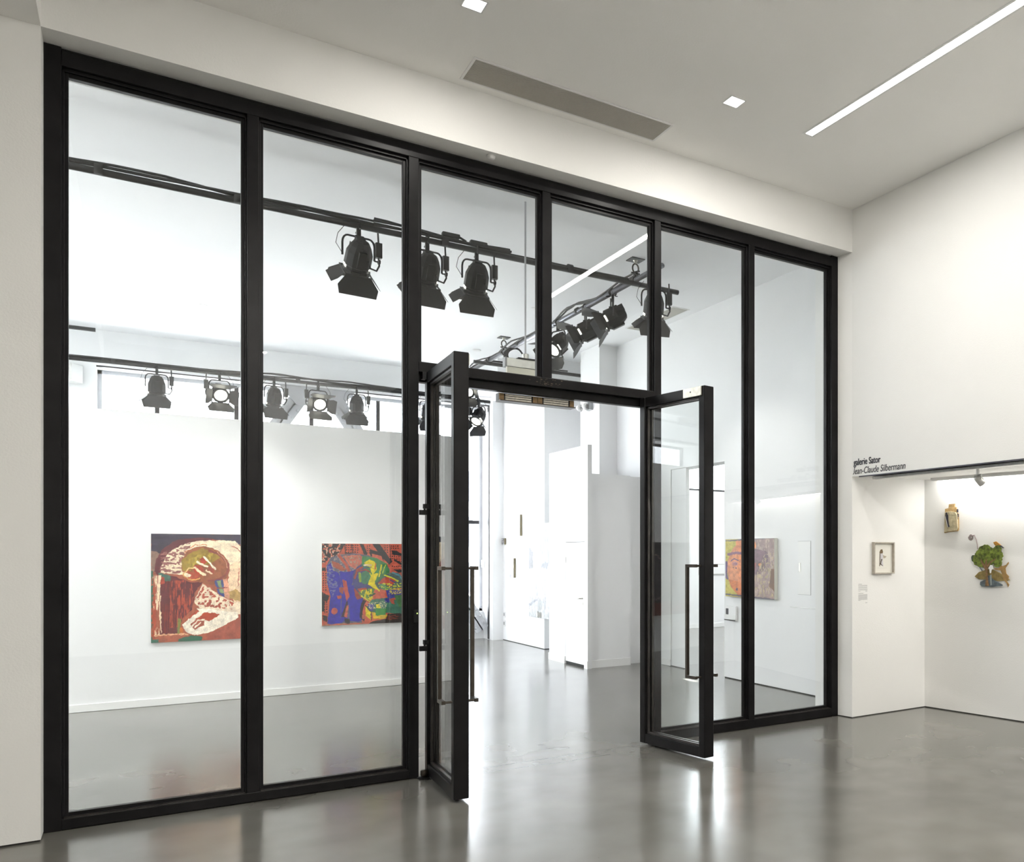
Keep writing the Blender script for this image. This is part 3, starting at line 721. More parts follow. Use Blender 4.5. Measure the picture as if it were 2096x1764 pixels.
def do_layers(x, y, layers, seed=1, wob=10):
    """x, y: sketch coordinates of every point; returns linear rgb"""
    sx = x + (vnoise(x/100, y/100, 3.1, seed)-.5)*wob*2.2 + (vnoise(x/100, y/100, 11, seed+1)-.5)*wob
    sy = y + (vnoise(x/100, y/100, 3.1, seed+2)-.5)*wob*2.2 + (vnoise(x/100, y/100, 11, seed+3)-.5)*wob
    col = np.zeros(x.shape+(3,))
    for li, L in enumerate(layers):
        kind = L[0]
        if kind == 'fill': m = np.ones(x.shape, bool); c = L[1]; dens = 1; dirn = (1, 1)
        elif kind == 'poly': m = inside(L[1], sx, sy); c = L[2]; dens = L[3] if len(L) > 3 else 1
        elif kind == 'ell':
            cx, cy, rx, ry, a = L[1]; ca, sa = math.cos(a), math.sin(a)
            dx, dy = sx-cx, sy-cy; m = ((dx*ca+dy*sa)/rx)**2 + ((-dx*sa+dy*ca)/ry)**2 < 1; c = L[2]; dens = L[3] if len(L) > 3 else 1
        elif kind == 'line':
            m = np.zeros(x.shape, bool)
            for (x1, y1), (x2, y2) in zip(L[1][:-1], L[1][1:]):
                dx, dy = x2-x1, y2-y1; q = max(dx*dx+dy*dy, 1e-6)
                t = np.clip(((sx-x1)*dx+(sy-y1)*dy)/q, 0, 1)
                m |= (sx-x1-t*dx)**2 + (sy-y1-t*dy)**2 < (L[2]/2)**2
            c = L[3]; dens = L[4] if len(L) > 4 else 1
        elif kind == 'streak':      # scattered brush flecks inside a polygon
            poly, c, dens, fs = L[1], L[2], L[3], L[4]
            m = inside(poly, sx, sy) & ((vnoise(x/100*fs[0], y/100*fs[1], 1.6, seed+31*li)*.65 + vnoise(x/100*fs[0], y/100*fs[1], 3.4, seed+37*li)*.35) > .5+(.5-dens)*.55); dens = 1
        if dens < 1: m = m & (vnoise(x/100, y/100, 5, seed+17*li+5) < dens+.15) & (vnoise(x/100, y/100, 11, seed+3*li) < dens+.3)
        cc = srgb(c); br = 1 + (vnoise(x/100, y/100, 2.5, seed+7*li)-.5)*.45 + (vnoise(x/100*1.5, y/100, 9, seed+9*li)-.5)*.4
        col[m] = (cc[None, :]*br[m][:, None])
    return np.clip(col, 0, 1)
def canvas(name, origin, ux, w_, h_, depth, layers, sketch, label, res=170, seed=1, wob=10, side='mount', cat='painting', group=None):
    """origin: lower left corner of the wall side; ux: unit vector to the viewer's right; faces ux x z"""
    ux = Vector(ux); uz = Vector((0, 0, 1)); nrm = ux.cross(uz)
    t = tag(empty(name, origin), label, cat, group)
    nx = res; ny = max(4, int(res*h_/w_))
    U, V = np.meshgrid(np.linspace(0, 1, nx), np.linspace(0, 1, ny), indexing='ij')
    X = sketch[0] + U*(sketch[2]-sketch[0]); Y = sketch[3] + V*(sketch[1]-sketch[3])     # sketch: x0, ytop, x1, ybottom
    col = do_layers(X, Y, layers, seed, wob)
    vs = [tuple(ux*float(U[i, j]*w_) + uz*float(V[i, j]*h_) + nrm*depth) for i in range(nx) for j in range(ny)]
    fs = [(i*ny+j, (i+1)*ny+j, (i+1)*ny+j+1, i*ny+j+1) for i in range(nx-1) for j in range(ny-1)]
    me = bpy.data.meshes.new('canvas'); me.from_pydata(vs, [], fs); me.materials.append(M['oil'])
    at = me.color_attributes.new('paint', 'FLOAT_COLOR', 'POINT')
    at.data.foreach_set('color', np.concatenate([col.reshape(-1, 3), np.ones((nx*ny, 1))], 1).astype(np.float32).ravel())
    o = bpy.data.objects.new('canvas', me); C.objects.link(o); o.parent = t
    mx = Matrix.Identity(4)
    for r_ in range(3): mx[r_][0] = ux[r_]; mx[r_][1] = uz[r_]; mx[r_][2] = nrm[r_]
    MB().box(0, w_, 0, h_, 0.002, depth-.0015, mx).build('stretcher', M[side], t)
    return t
AX = (1, 0, 0)          # on walls facing the lobby (-Y)
AY = (0, -1, 0)         # on walls facing left (-X)

NAVY, MAROON, CREAM, RED, OCHRE, BRICK = (52, 44, 66), (98, 32, 42), (243, 222, 190), (172, 66, 44), (150, 122, 34), (166, 86, 62)
art1 = [('fill', BRICK),
    ('poly', [(125, 140), (1600, 140), (1600, 330), (900, 200), (400, 260), (160, 600), (125, 600)], NAVY),
    ('poly', [(125, 370), (240, 400), (200, 640), (125, 640)], (140, 110, 96)),
    ('poly', [(170, 640), (190, 480), (290, 330), (470, 225), (700, 190), (950, 200), (820, 330), (560, 460), (300, 560), (210, 700)], MAROON),
    ('poly', [(330, 420), (520, 290), (720, 240), (900, 230), (1250, 230), (1360, 330), (1420, 900), (1140, 960), (1180, 560), (1000, 380), (820, 330), (650, 360), (540, 470), (520, 600), (560, 700), (250, 660), (260, 560)], CREAM),
    ('streak', [(250, 400), (640, 260), (640, 420), (520, 520), (520, 690), (240, 650)], (150, 92, 88), .45, (1.2, 3)),
    ('line', [(560, 400), (700, 290), (860, 290)], 16, (214, 140, 96)), ('line', [(600, 360), (760, 300)], 14, (250, 236, 210)),
    ('poly', [(1160, 900), (1180, 560), (1600, 400), (1600, 1100), (1240, 1080)], (240, 206, 170)),
    ('line', [(1200, 300), (1280, 340), (1330, 380)], 14, (178, 100, 80)), ('line', [(1310, 620), (1300, 860)], 12, (190, 120, 100)),
    ('ell', (860, 570, 330, 250, .35), (150, 84, 52)),
    ('poly', [(520, 500), (640, 400), (800, 335), (930, 370), (1050, 460), (900, 560), (700, 560), (640, 640), (540, 640)], OCHRE),
    ('streak', [(560, 520), (760, 420), (960, 380), (900, 520), (700, 600), (560, 640)], (176, 150, 56), .4, (2, 1)),
    ('line', [(900, 370), (1060, 430), (1160, 560), (1150, 680), (1040, 760), (880, 780)], 26, (136, 62, 56)),
    ('line', [(1000, 390), (1110, 470), (1150, 600)], 8, (214, 160, 130)),
    ('poly', [(760, 480), (840, 450), (870, 530), (800, 570)], (176, 60, 40)), ('poly', [(690, 570), (760, 560), (830, 640), (740, 700), (690, 650)], (172, 58, 36)), ('poly', [(880, 600), (960, 600), (960, 680), (900, 680)], (160, 62, 44)),
    ('line', [(735, 520), (800, 560), (870, 590)], 26, (248, 232, 206)), ('line', [(830, 460), (900, 530), (980, 620)], 24, (248, 236, 214)), ('line', [(700, 600), (780, 670), (840, 700)], 30, (246, 222, 184)), ('line', [(860, 640), (930, 690)], 20, (240, 214, 180)),
    ('poly', [(545, 680), (620, 640), (780, 700), (740, 760), (650, 780), (560, 730)], (176, 72, 44)), ('line', [(545, 690), (620, 610), (680, 610)], 18, (236, 196, 132)), ('line', [(550, 700), (650, 770), (760, 750)], 18, (224, 170, 92)),
    ('ell', (600, 700, 45, 24, .4), (246, 226, 196)),
    ('poly', [(180, 720), (400, 700), (620, 790), (800, 800), (700, 950), (660, 1180), (540, 1280), (470, 1480), (240, 1490), (250, 1000)], MAROON),
    ('streak', [(380, 760), (640, 780), (700, 900), (640, 1180), (480, 1400), (360, 1400)], RED, .5, (4, .6)),
    ('streak', [(240, 740), (460, 740), (440, 1480), (250, 1480)], (120, 40, 36), .4, (5, .5)),
    ('poly', [(220, 660), (380, 700), (370, 780), (300, 770), (230, 700)], (66, 104, 92)),
    ('poly', [(180, 710), (290, 720), (300, 810), (180, 830)], (180, 70, 50)),
    ('streak', [(150, 700), (250, 700), (260, 1500), (170, 1500)], (240, 214, 180), .62, (5, .5)),
    ('streak', [(125, 640), (155, 640), (150, 1560), (125, 1560)], (44, 96, 76), .6, (3, 1)), ('streak', [(138, 860), (190, 860), (190, 1560), (138, 1560)], (176, 74, 46), .5, (5, .5)),
    ('poly', [(470, 1280), (520, 1290), (505, 1480), (470, 1480)], (126, 128, 62)), ('poly', [(505, 1400), (545, 1420), (545, 1490), (500, 1480)], (198, 104, 28)),
    ('poly', [(970, 780), (1080, 760), (1110, 980), (1090, 1010), (1010, 950)], (60, 72, 130)), ('poly', [(1000, 790), (1050, 770), (1100, 960), (1050, 950)], (132, 150, 104)),
    ('poly', [(1085, 760), (1140, 760), (1180, 900), (1180, 1040), (1100, 1000)], (226, 160, 130)), ('line', [(1000, 890), (1140, 880)], 12, (150, 60, 60)),
    ('poly', [(1160, 940), (1260, 900), (1340, 960), (1340, 1080), (1180, 1030)], (176, 142, 82)),
    ('poly', [(690, 1060), (800, 820), (900, 880), (1050, 990), (1240, 1080), (1600, 1120), (1600, 1290), (1300, 1250), (1080, 1200), (760, 1150)], (238, 216, 188)),
    ('streak', [(700, 1050), (820, 840), (960, 960), (1230, 1090), (1230, 1180), (780, 1130)], (172, 74, 52), .42, (2, 2)),
    ('poly', [(560, 1330), (740, 1170), (900, 1190), (1060, 1240), (900, 1360), (760, 1440), (640, 1420)], (176, 68, 38)),
    ('poly', [(530, 1370), (620, 1290), (760, 1200), (720, 1150), (900, 1170), (1300, 1230), (1300, 1300), (1100, 1400), (900, 1490), (700, 1520), (600, 1480)], (246, 234, 214)),
    ('poly', [(700, 1330), (830, 1210), (1050, 1240), (900, 1340), (800, 1300)], (172, 62, 30)),
    ('poly', [(640, 1380), (720, 1290), (840, 1310), (820, 1390), (700, 1440)], (170, 84, 60)), ('line', [(660, 1400), (740, 1320), (830, 1310)], 18, (246, 230, 206)), ('line', [(700, 1410), (780, 1350)], 16, (246, 230, 206)),
    ('poly', [(900, 1500), (1120, 1400), (1330, 1290), (1600, 1280), (1600, 1600), (840, 1600)], (166, 82, 64)),
    ('poly', [(480, 1560), (640, 1520), (800, 1540), (780, 1600), (480, 1600)], (40, 96, 74)), ('poly', [(125, 1550), (220, 1545), (230, 1600), (125, 1600)], (40, 92, 76)),
    ('line', [(170, 1500), (400, 1490), (600, 1500)], 22, (226, 170, 130), .7)]
canvas('painting', (.117, PY, .727), AX, 1.073, 1.25, .035, art1, (125, 142, 1612, 1594), 'large oil painting of a bent head in cream, ochre and maroon on the partition', 300, 3, 7)

SAL, BLK, BLU, GRN, YEL = (196, 88, 66), (34, 32, 38), (48, 44, 158), (60, 128, 76), (226, 206, 24)
rg = random.Random(9)
art2 = [('fill', SAL),
    ('streak', [(150, 190), (520, 190), (420, 420), (250, 470), (150, 560)], (214, 190, 168), .35, (5, 5)),
    ('streak', [(150, 190), (540, 190), (420, 420), (250, 470), (150, 560)], BLK, .60, (2.4, 2.4))]
for (x0, y0, x1, y1) in ((545, 200, 780, 350), (1210, 200, 1300, 360), (1320, 210, 1480, 300), (1000, 370, 1160, 450), (1300, 350, 1400, 480), (1420, 400, 1540, 500), (165, 680, 240, 980), (180, 1170, 260, 1360), (1340, 570, 1700, 620), (900, 210, 990, 360), (1560, 210, 1700, 400)):
    yy = y0+18
    while yy < y1:
        xx = x0+14
        while xx < x1:
            art2.append(('ell', (xx, yy, 11, 11, 0), BLK)); xx += 38
        yy += 40
art2 += [('line', [(535, 190), (540, 350)], 12, BLK), ('line', [(650, 190), (660, 345)], 12, BLK), ('line', [(540, 350), (820, 380)], 18, BLK),
    ('poly', [(780, 190), (850, 200), (920, 380), (860, 380)], BLK), ('poly', [(960, 280), (1180, 360), (1200, 480), (960, 400)], BLK),
    ('poly', [(990, 360), (1160, 400), (1190, 500), (1010, 440)], SAL), ('poly', [(1000, 190), (1130, 195), (1350, 500), (1300, 560), (1180, 440), (1060, 280)], BLK),
    ('poly', [(1330, 300), (1420, 310), (1530, 370), (1520, 400), (1370, 390)], BLK), ('line', [(1400, 480), (1540, 560)], 40, BLK), ('poly', [(1370, 640), (1720, 640), (1720, 700), (1450, 700)], BLK),
    ('line', [(1300, 200), (1330, 470)], 10, BLK), ('line', [(1540, 190), (1550, 560)], 12, BLK),
    ('poly', [(150, 600), (220, 600), (215, 660), (150, 650)], BLK), ('poly', [(150, 1010), (280, 1080), (240, 1180), (150, 1150)], BLK, .8), ('poly', [(150, 1150), (200, 1170), (190, 1340), (150, 1340)], BLK), ('poly', [(160, 1400), (250, 1420), (240, 1520), (180, 1500)], BLK, .7),
    ('poly', [(230, 560), (300, 430), (420, 380), (700, 355), (900, 380), (1080, 450), (1250, 540), (1310, 660), (1200, 800), (900, 900), (800, 1400), (830, 1560), (240, 1560), (290, 1100), (230, 800)], (96, 92, 112)),
    ('streak', [(230, 560), (420, 380), (800, 370), (800, 600), (230, 900)], (150, 140, 136), .4, (3, 3)),
    ('poly', [(500, 400), (780, 380), (880, 460), (720, 640), (600, 560)], (190, 104, 86)), ('streak', [(520, 400), (800, 400), (720, 640)], (160, 140, 120), .35, (3, 3)),
    ('poly', [(320, 480), (420, 520), (560, 640), (480, 660), (330, 580)], (170, 84, 60)), ('line', [(430, 390), (560, 560), (600, 660), (690, 720)], 46, (184, 80, 60)),
    ('poly', [(240, 560), (300, 520), (330, 640), (440, 700), (470, 860), (460, 1500), (250, 1540), (300, 1100), (240, 820)], BLU),
    ('streak', [(240, 560), (330, 600), (420, 900), (330, 1100), (240, 820)], (120, 120, 160), .45, (2, 5)),
    ('poly', [(440, 660), (540, 680), (720, 640), (740, 700), (640, 900), (600, 1160), (570, 1560), (470, 1480), (480, 900)], BLU),
    ('poly', [(580, 900), (700, 900), (840, 1130), (780, 1490), (860, 1500), (760, 1540), (620, 1520), (600, 1200)], BLU),
    ('poly', [(490, 800), (560, 830), (610, 1100), (560, 1180), (520, 1000)], (184, 78, 64)), ('poly', [(690, 960), (780, 1000), (830, 1130), (740, 1160), (700, 1080)], (150, 60, 44)),
    ('poly', [(440, 940), (520, 940), (500, 1060), (440, 1010)], (158, 74, 60)), ('ell', (360, 1340, 50, 60, .3), (190, 90, 76)), ('poly', [(400, 1080), (480, 1080), (470, 1140), (420, 1130)], (188, 84, 60)),
    ('poly', [(470, 1440), (560, 1180), (590, 1180), (540, 1460)], (60, 40, 40)), ('poly', [(520, 1440), (560, 1260), (600, 1240), (570, 1470)], (196, 100, 76)), ('poly', [(520, 1470), (620, 1490), (610, 1570), (540, 1570)], BLK),
    ('poly', [(250, 1440), (520, 1480), (500, 1540), (300, 1570), (250, 1540)], BLU),
    ('ell', (860, 800, 200, 260, 0), (66, 66, 120)), ('line', [(700, 780), (740, 640), (900, 560)], 34, (160, 64, 44)),
    ('poly', [(820, 400), (1080, 440), (1250, 540), (1310, 690), (1200, 760), (1100, 860), (1000, 900), (900, 720), (860, 620), (820, 560)], GRN),
    ('poly', [(860, 510), (960, 460), (1050, 510), (1080, 640), (1000, 740), (960, 600), (880, 560)], YEL, .75), ('line', [(860, 560), (980, 560)], 22, (226, 200, 190), .8), ('line', [(860, 600), (980, 600)], 14, (70, 60, 130)),
    ('line', [(760, 660), (880, 640), (960, 680)], 26, (150, 60, 46)),
    ('line', [(1160, 560), (1120, 760)], 26, YEL, .8), ('line', [(1230, 560), (1180, 700)], 18, (176, 190, 60), .8), ('line', [(1060, 540), (1050, 620)], 24, (206, 110, 30)),
    ('ell', (880, 780, 90, 110, 0), (62, 124, 92)), ('line', [(780, 700), (790, 840)], 40, (140, 160, 50), .8), ('line', [(960, 700), (1000, 790), (940, 880)], 22, (206, 200, 50)),
    ('poly', [(990, 720), (1110, 700), (1040, 860), (1120, 1000), (1040, 980), (920, 890)], YEL), ('line', [(1000, 880), (1120, 1010)], 32, YEL),
    ('poly', [(740, 970), (880, 950), (920, 980), (800, 1060)], (186, 74, 50)), ('poly', [(760, 1030), (960, 960), (1050, 980), (1000, 1120), (940, 1180), (800, 1100)], (88, 128, 60)),
    ('streak', [(780, 1000), (1040, 960), (1000, 1180), (820, 1120)], YEL, .5, (3, 2)), ('line', [(960, 1100), (1040, 1060)], 30, (50, 80, 60)), ('line', [(810, 1100), (900, 1160), (960, 1200)], 14, (222, 214, 60)),
    ('poly', [(1040, 880), (1200, 760), (1300, 700), (1450, 700), (1560, 800), (1560, 960), (1300, 1000), (1100, 980)], (74, 96, 96)),
    ('poly', [(1100, 880), (1190, 790), (1300, 760), (1420, 830), (1340, 940), (1200, 900)], (190, 72, 52)), ('line', [(1210, 740), (1330, 780), (1450, 850)], 24, (206, 206, 54)), ('line', [(1360, 700), (1480, 750), (1540, 840)], 30, (84, 140, 152)), ('line', [(1300, 820), (1400, 880)], 18, (50, 60, 130)),
    ('poly', [(1120, 900), (1220, 900), (1300, 980), (1180, 1000)], (84, 140, 90), .8), ('streak', [(1100, 880), (1560, 880), (1560, 1010), (1150, 1000)], (200, 206, 50), .4, (3, 3)),
    ('poly', [(1120, 1020), (1260, 1060), (1280, 1120), (1160, 1130)], (190, 78, 56)), ('poly', [(1240, 1000), (1560, 1000), (1500, 1130), (1260, 1160)], (56, 56, 140)), ('streak', [(1290, 980), (1560, 980), (1560, 1080), (1290, 1080)], YEL, .35, (6, 6)),
    ('poly', [(1000, 1160), (1260, 1140), (1400, 1180), (1720, 1080), (1720, 1420), (1420, 1430), (1250, 1400), (1060, 1460), (900, 1300), (960, 1200)], (56, 112, 92)),
    ('poly', [(1380, 1100), (1720, 1080), (1720, 1300), (1480, 1320)], (64, 110, 64)), ('poly', [(1290, 1150), (1370, 1160), (1400, 1260), (1330, 1240)], (170, 78, 60)), ('poly', [(1210, 1150), (1300, 1150), (1300, 1230), (1230, 1220)], (40, 40, 130)),
    ('poly', [(920, 1230), (1040, 1240), (1000, 1370), (940, 1330)], (70, 66, 150), .8), ('streak', [(900, 1220), (1260, 1200), (1240, 1330), (940, 1330)], (206, 200, 160), .3, (5, 5)),
    ('poly', [(880, 1250), (990, 1380), (980, 1520), (890, 1450)], YEL), ('poly', [(990, 1380), (1250, 1430), (1270, 1480), (1200, 1500), (1020, 1510)], (220, 180, 30)), ('poly', [(1060, 1250), (1120, 1240), (1150, 1330), (1080, 1340)], YEL),
    ('poly', [(1060, 1310), (1250, 1330), (1230, 1430), (1060, 1450)], (52, 140, 62)), ('line', [(880, 1260), (980, 1380), (980, 1520)], 14, BLK), ('line', [(1000, 1500), (1220, 1505), (1280, 1440)], 10, (180, 120, 20)),
    ('poly', [(840, 1160), (900, 1180), (860, 1260), (830, 1400), (880, 1460), (860, 1540), (780, 1460), (800, 1260)], (44, 34, 34), .85), ('poly', [(820, 1420), (870, 1420), (880, 1500), (830, 1500)], (184, 96, 76)),
    ('poly', [(1270, 1420), (1720, 1430), (1720, 1600), (900, 1600), (1000, 1540), (1240, 1510)], (40, 32, 30)), ('streak', [(1270, 1450), (1720, 1440), (1720, 1530), (1270, 1530)], (120, 50, 34), .4, (1, 5)),
    ('streak', [(150, 1560), (900, 1550), (900, 1600), (150, 1600)], (170, 110, 80), .5, (3, 3))]
canvas('painting', (1.864, PY, .835), AX, 1.086, 1.04, .035, art2, (155, 190, 1715, 1583), 'oil painting of a bowed blue and green figure before red buildings on the partition', 300, 11, 5)

art3 = [('fill', (160, 136, 132)), ('poly', [(150, 290), (400, 290), (400, 1110), (150, 1110)], (186, 172, 70)),
    ('ell', (480, 700, 300, 400, 0), (214, 138, 92)), ('poly', [(190, 860), (420, 900), (420, 1110), (330, 1080), (240, 980)], (208, 116, 52)),
    ('poly', [(520, 290), (830, 270), (830, 1100), (520, 1090)], (150, 126, 122)), ('streak', [(540, 300), (820, 300), (820, 1080), (540, 1080)], (172, 150, 140), .4, (4, 1)),
    ('poly', [(300, 300), (560, 290), (560, 700), (520, 900), (340, 900)], (216, 132, 80)),
    ('line', [(195, 505), (300, 485), (420, 495)], 40, (130, 84, 100)), ('line', [(235, 600), (280, 570), (340, 590)], 16, (110, 80, 110)), ('ell', (290, 640, 46, 34, 0), (196, 130, 116)), ('ell', (300, 640, 24, 18, 0), (150, 100, 110)),
    ('line', [(165, 620), (160, 800), (180, 850)], 36, (92, 66, 112)), ('ell', (320, 1000, 16, 20, 0), (80, 60, 90)), ('ell', (265, 692, 8, 8, 0), (90, 60, 70)), ('ell', (305, 700, 9, 12, 0), (100, 70, 90)),
    ('line', [(560, 350), (545, 640), (530, 900)], 50, (222, 140, 84), .8),
    ('ell', (640, 620, 90, 175, .4), (112, 84, 100)), ('poly', [(560, 420), (700, 460), (720, 600), (640, 780), (570, 780), (560, 600)], (118, 88, 100)), ('ell', (640, 645, 50, 40, 0), (96, 66, 70)), ('ell', (640, 645, 22, 18, 0), (226, 140, 80)),
    ('streak', [(700, 500), (820, 480), (820, 1080), (560, 1090), (560, 850)], (178, 158, 122), .3, (6, 2)), ('poly', [(780, 700), (830, 700), (830, 1000), (760, 940)], (110, 76, 50), .8),
    ('poly', [(530, 620), (590, 620), (570, 720), (530, 740)], (140, 70, 66)),
    ('line', [(150, 312), (500, 296), (830, 280)], 16, (92, 84, 96)), ('line', [(150, 1080), (500, 1095), (830, 1108)], 20, (70, 62, 84))]
canvas('painting', (GX, 10.03, 1.152), AY, 1.145, .795, .055, art3, (152, 288, 825, 1110), 'oil painting of an orange and brown face, half dark, on the gallery right wall', 200, 23, 3.5)

art4 = [('fill', (46, 38, 44)), ('poly', [(0, 0), (70, 0), (60, 600), (0, 620)], (92, 100, 78)), ('streak', [(0, 0), (260, 0), (240, 620), (0, 620)], (104, 112, 90), .45, (4, 4)), ('streak', [(100, 0), (600, 0), (600, 600), (100, 600)], (64, 54, 66), .5, (2, 2)),
    ('line', [(200, 60), (380, 140), (520, 180)], 12, (190, 176, 160)), ('line', [(60, 480), (220, 590), (400, 560), (520, 440)], 12, (180, 176, 170)), ('line', [(420, 100), (560, 300)], 8, (150, 146, 140)),
    ('poly', [(0, 620), (1000, 600), (1000, 760), (0, 760)], (110, 36, 28)), ('poly', [(560, 0), (1000, 0), (1000, 560), (620, 560)], (70, 58, 60))]
canvas('painting', (-2.62, PY, .64), AX, 1.30, 1.31, .04, art4, (1000, -40, 0, 760), 'dark painting with a red lower edge, seen mirrored in the right door leaf', 110, 31, 12)

# grey pictures on the deep wall
def grey_art(seed, base=(176, 178, 182)):
    rr = random.Random(seed); L = [('fill', base)]
    for i in range(14):
        x, y = rr.uniform(0, 1000), rr.uniform(0, 1000); g = rr.randint(110, 215)
        L.append(('poly', [(x, y), (x+rr.uniform(60, 320), y+rr.uniform(-60, 60)), (x+rr.uniform(60, 300), y+rr.uniform(100, 420)), (x+rr.uniform(-80, 60), y+rr.uniform(100, 380))], (g, g, g+3), .8))
    return L
art5 = [('fill', (178, 180, 182)), ('poly', [(0, 0), (1000, 0), (1000, 60), (0, 90)], (160, 162, 168)),
    ('poly', [(0, 60), (1000, 60), (1000, 460), (720, 400), (60, 90)], (146, 148, 152)), ('poly', [(0, 90), (120, 100), (640, 400), (640, 500), (0, 480)], (226, 224, 218)),
    ('poly', [(0, 240), (200, 300), (200, 480), (0, 480)], (112, 112, 116)), ('poly', [(0, 480), (1000, 480), (1000, 1000), (0, 1000)], (184, 186, 184)),
    ('streak', [(0, 480), (1000, 480), (1000, 1000), (0, 1000)], (150, 152, 156), .4, (6, 1)), ('ell', (700, 440, 150, 36, 0), (120, 124, 128)), ('ell', (880, 720, 110, 140, 0), (214, 214, 208)), ('ell', (880, 720, 80, 110, 0), (170, 172, 172)),
    ('line', [(0, 880), (380, 800)], 24, (130, 132, 138)), ('line', [(420, 500), (420, 1000)], 14, (140, 142, 146)), ('line', [(0, 492), (1000, 492)], 8, (232, 232, 228)), ('poly', [(380, 940), (560, 940), (560, 1000), (380, 1000)], (110, 108, 100)),
    ('line', [(700, 560), (700, 900)], 10, (112, 114, 120)), ('ell', (500, 860, 90, 60, 0), (150, 152, 152))]
DX = 5.95
for (y0, y1, z0, z1, layers, lab, dp, g) in (
    (15.75, 14.6, .565, 2.30, art5, 'tall pale grey abstract painting beside the cupboard, partly hidden by it', .03, 90),
    (16.50, 16.17, 2.09, 2.50, grey_art(4), 'small upright grey picture hung highest on the deep gallery wall', .045, 40),
    (17.20, 17.06, 1.93, 2.055, grey_art(8, (90, 84, 84)), 'tiny dark picture hung left on the deep gallery wall', .045, 24),
    (16.98, 16.52, 1.275, 1.655, grey_art(6, (206, 204, 192)), 'small cream and grey picture hung lowest on the deep gallery wall', .045, 40)):
    canvas('picture', (DX, y0, z0), AY, y0-y1, z1-z0, dp, layers, (0, 0, 1000, 1000), lab, g, 5, 12, side='canvas_edge' if dp > .04 else 'mount', cat='picture')
canvas('picture', (5.74, 17.93, 1.46), AY, .20, .16, .03, grey_art(12), (0, 0, 1000, 1000), 'tiny grey picture on the white window reveal beside the rear window', 24, 5, 12, side='white_plastic', cat='picture')
# sockets and label
for z, lab in ((.52, 'white wall socket plate low on the deep gallery wall, upper one'), (.34, 'white wall socket plate low on the deep gallery wall, lower one')):
    t = tag(empty('wall_socket', (DX, 17.15, z)), lab, 'wall socket', 'stacked wall sockets on the deep wall')
    B(-.012, 0, -.05, .05, -.06, .06).build('socket_plate', M['white_plastic'], t, bevel=.004)
    B(-.015, -.012, -.03, .03, -.03, .03).build('socket_insert', M['grey_plastic'], t)
tag(B(DX-.004, DX, 17.10, 17.2, .64, .76).build('wall_label', M['white_paper']), 'small white paper label above the wall sockets', 'label')

# ------------------------------------------------------------------ the tall cupboard
cb = tag(empty('cupboard', (5.47, 12.17, 0)), 'tall white built-in cupboard with a narrow door, standing by the column', 'cupboard')
def R(x0, x1, y0, y1, z0, z1): return B(x0-5.47, x1-5.47, y0-12.17, y1-12.17, z0, z1)
MB().box(0, .07, .78, 1.45, 0.0, 3.40).box(0, .07, -.06, .05, 0.0, 3.40).box(0, .07, .05, .78, 1.93, 3.40).build('side_panel', M['paint_far'], cb)
R(5.54, 6.215, 12.17, 13.5, 0.0, 2.97).build('body', M['paint_far'], cb)
R(6.24, 6.645, 12.30, 13.5, 0.0, 2.97).build('filler_panel', M['paint_far'], cb)
R(5.53, 6.215, 12.155, 12.17, 0.0, .115).build('plinth', M['skirt'], cb)
R(5.455, 5.47, 12.96, 13.62, 0.0, .115).build('plinth', M['skirt'], cb)
R(5.455, 5.47, 12.095, 12.21, 0.0, .115).build('plinth', M['skirt'], cb)
d = B(0.002, .03, .058, .772, .045, 1.922).build('cupboard_door', M['skirt'], cb)
MB().tube([(0, .12, 1.06), (-.05, .12, 1.06), (-.05, .25, 1.06)], .010).build('door_handle', M['silver'], d, smooth=True)
MB().lathe([(.022, 0), (.022, .006)], 12, Matrix.Translation((0.0, .12, .98)) @ Matrix.Rotation(PI/2, 4, 'Z')).build('key_plate', M['silver'], d)
B(-.008, .006, .765, .80, 1.60, 1.70).build('hinge', M['silver'], d)
R(5.48, 5.52, 12.22, 12.94, 0.001, .043).build('door_gap', M['gap'], cb)

# ------------------------------------------------------------------ small things on the gallery walls
t = tag(empty('emergency_light', (6.32, 13.86, 4.30)), 'twin-headed emergency light on the white column', 'emergency light')
B(-.05, 0, -.09, .07, -.07, .07).build('battery_box', M['grey_plastic'], t, bevel=.005)
for y in (.04, .28):
    h = MB().lathe([(.03, .05), (.06, 0), (.065, -.03)], 14, Matrix.Translation((-.10, y-.02, 0)) @ Matrix.Rotation(.5, 4, 'Z') @ Matrix.Rotation(.15, 4, 'X')).build('lamp_head', M['white_plastic'], t, smooth=True)
    MB().lathe([(.0, -.034), (.062, -.028)], 14, Matrix.Translation((-.10, y-.02, 0)) @ Matrix.Rotation(.5, 4, 'Z') @ Matrix.Rotation(.15, 4, 'X'), cap=False).build('lamp_glass', M['alu'], h)
MB().tube([(-.05, .02, 0), (-.08, .26, 0)], .012).build('lamp_arm', M['grey_plastic'], t)
t = tag(empty('wall_speaker', (-.86, YB, 4.55)), 'white wedge loudspeaker on the rear wall left of the big window', 'loudspeaker')
MB().prism([(-.20, 0), (.12, 0), (.16, -.10), (.04, -.30), (-.20, -.30)], -.13, .15).build('speaker_box', M['white_plastic'], t, bevel=.01)
B(-.19, .03, -.305, -.30, -.11, .13).build('speaker_grille', M['alu'], t)
t = tag(empty('leaflet_holder', (GX, 9.93, .82)), 'wall holder with white leaflets below the face painting', 'leaflet holder')
MB().box(-.05, 0, -.14, .14, 0, .012).box(-.05, -.042, -.14, .14, 0, .08).build('holder_tray', M['white_plastic'], t)
t2 = tag(empty('leaflet_stack', (GX-.008, 9.99, .833)), 'stack of white leaflets with a dark cover picture in the wall holder', 'leaflets')
B(-.03, 0, -.19, .07, 0, .185).build('paper_stack', M['white_paper'], t2)
B(-.0315, -.030, -.01, .055, .06, .15).build('cover_picture', M['ink'], t2)
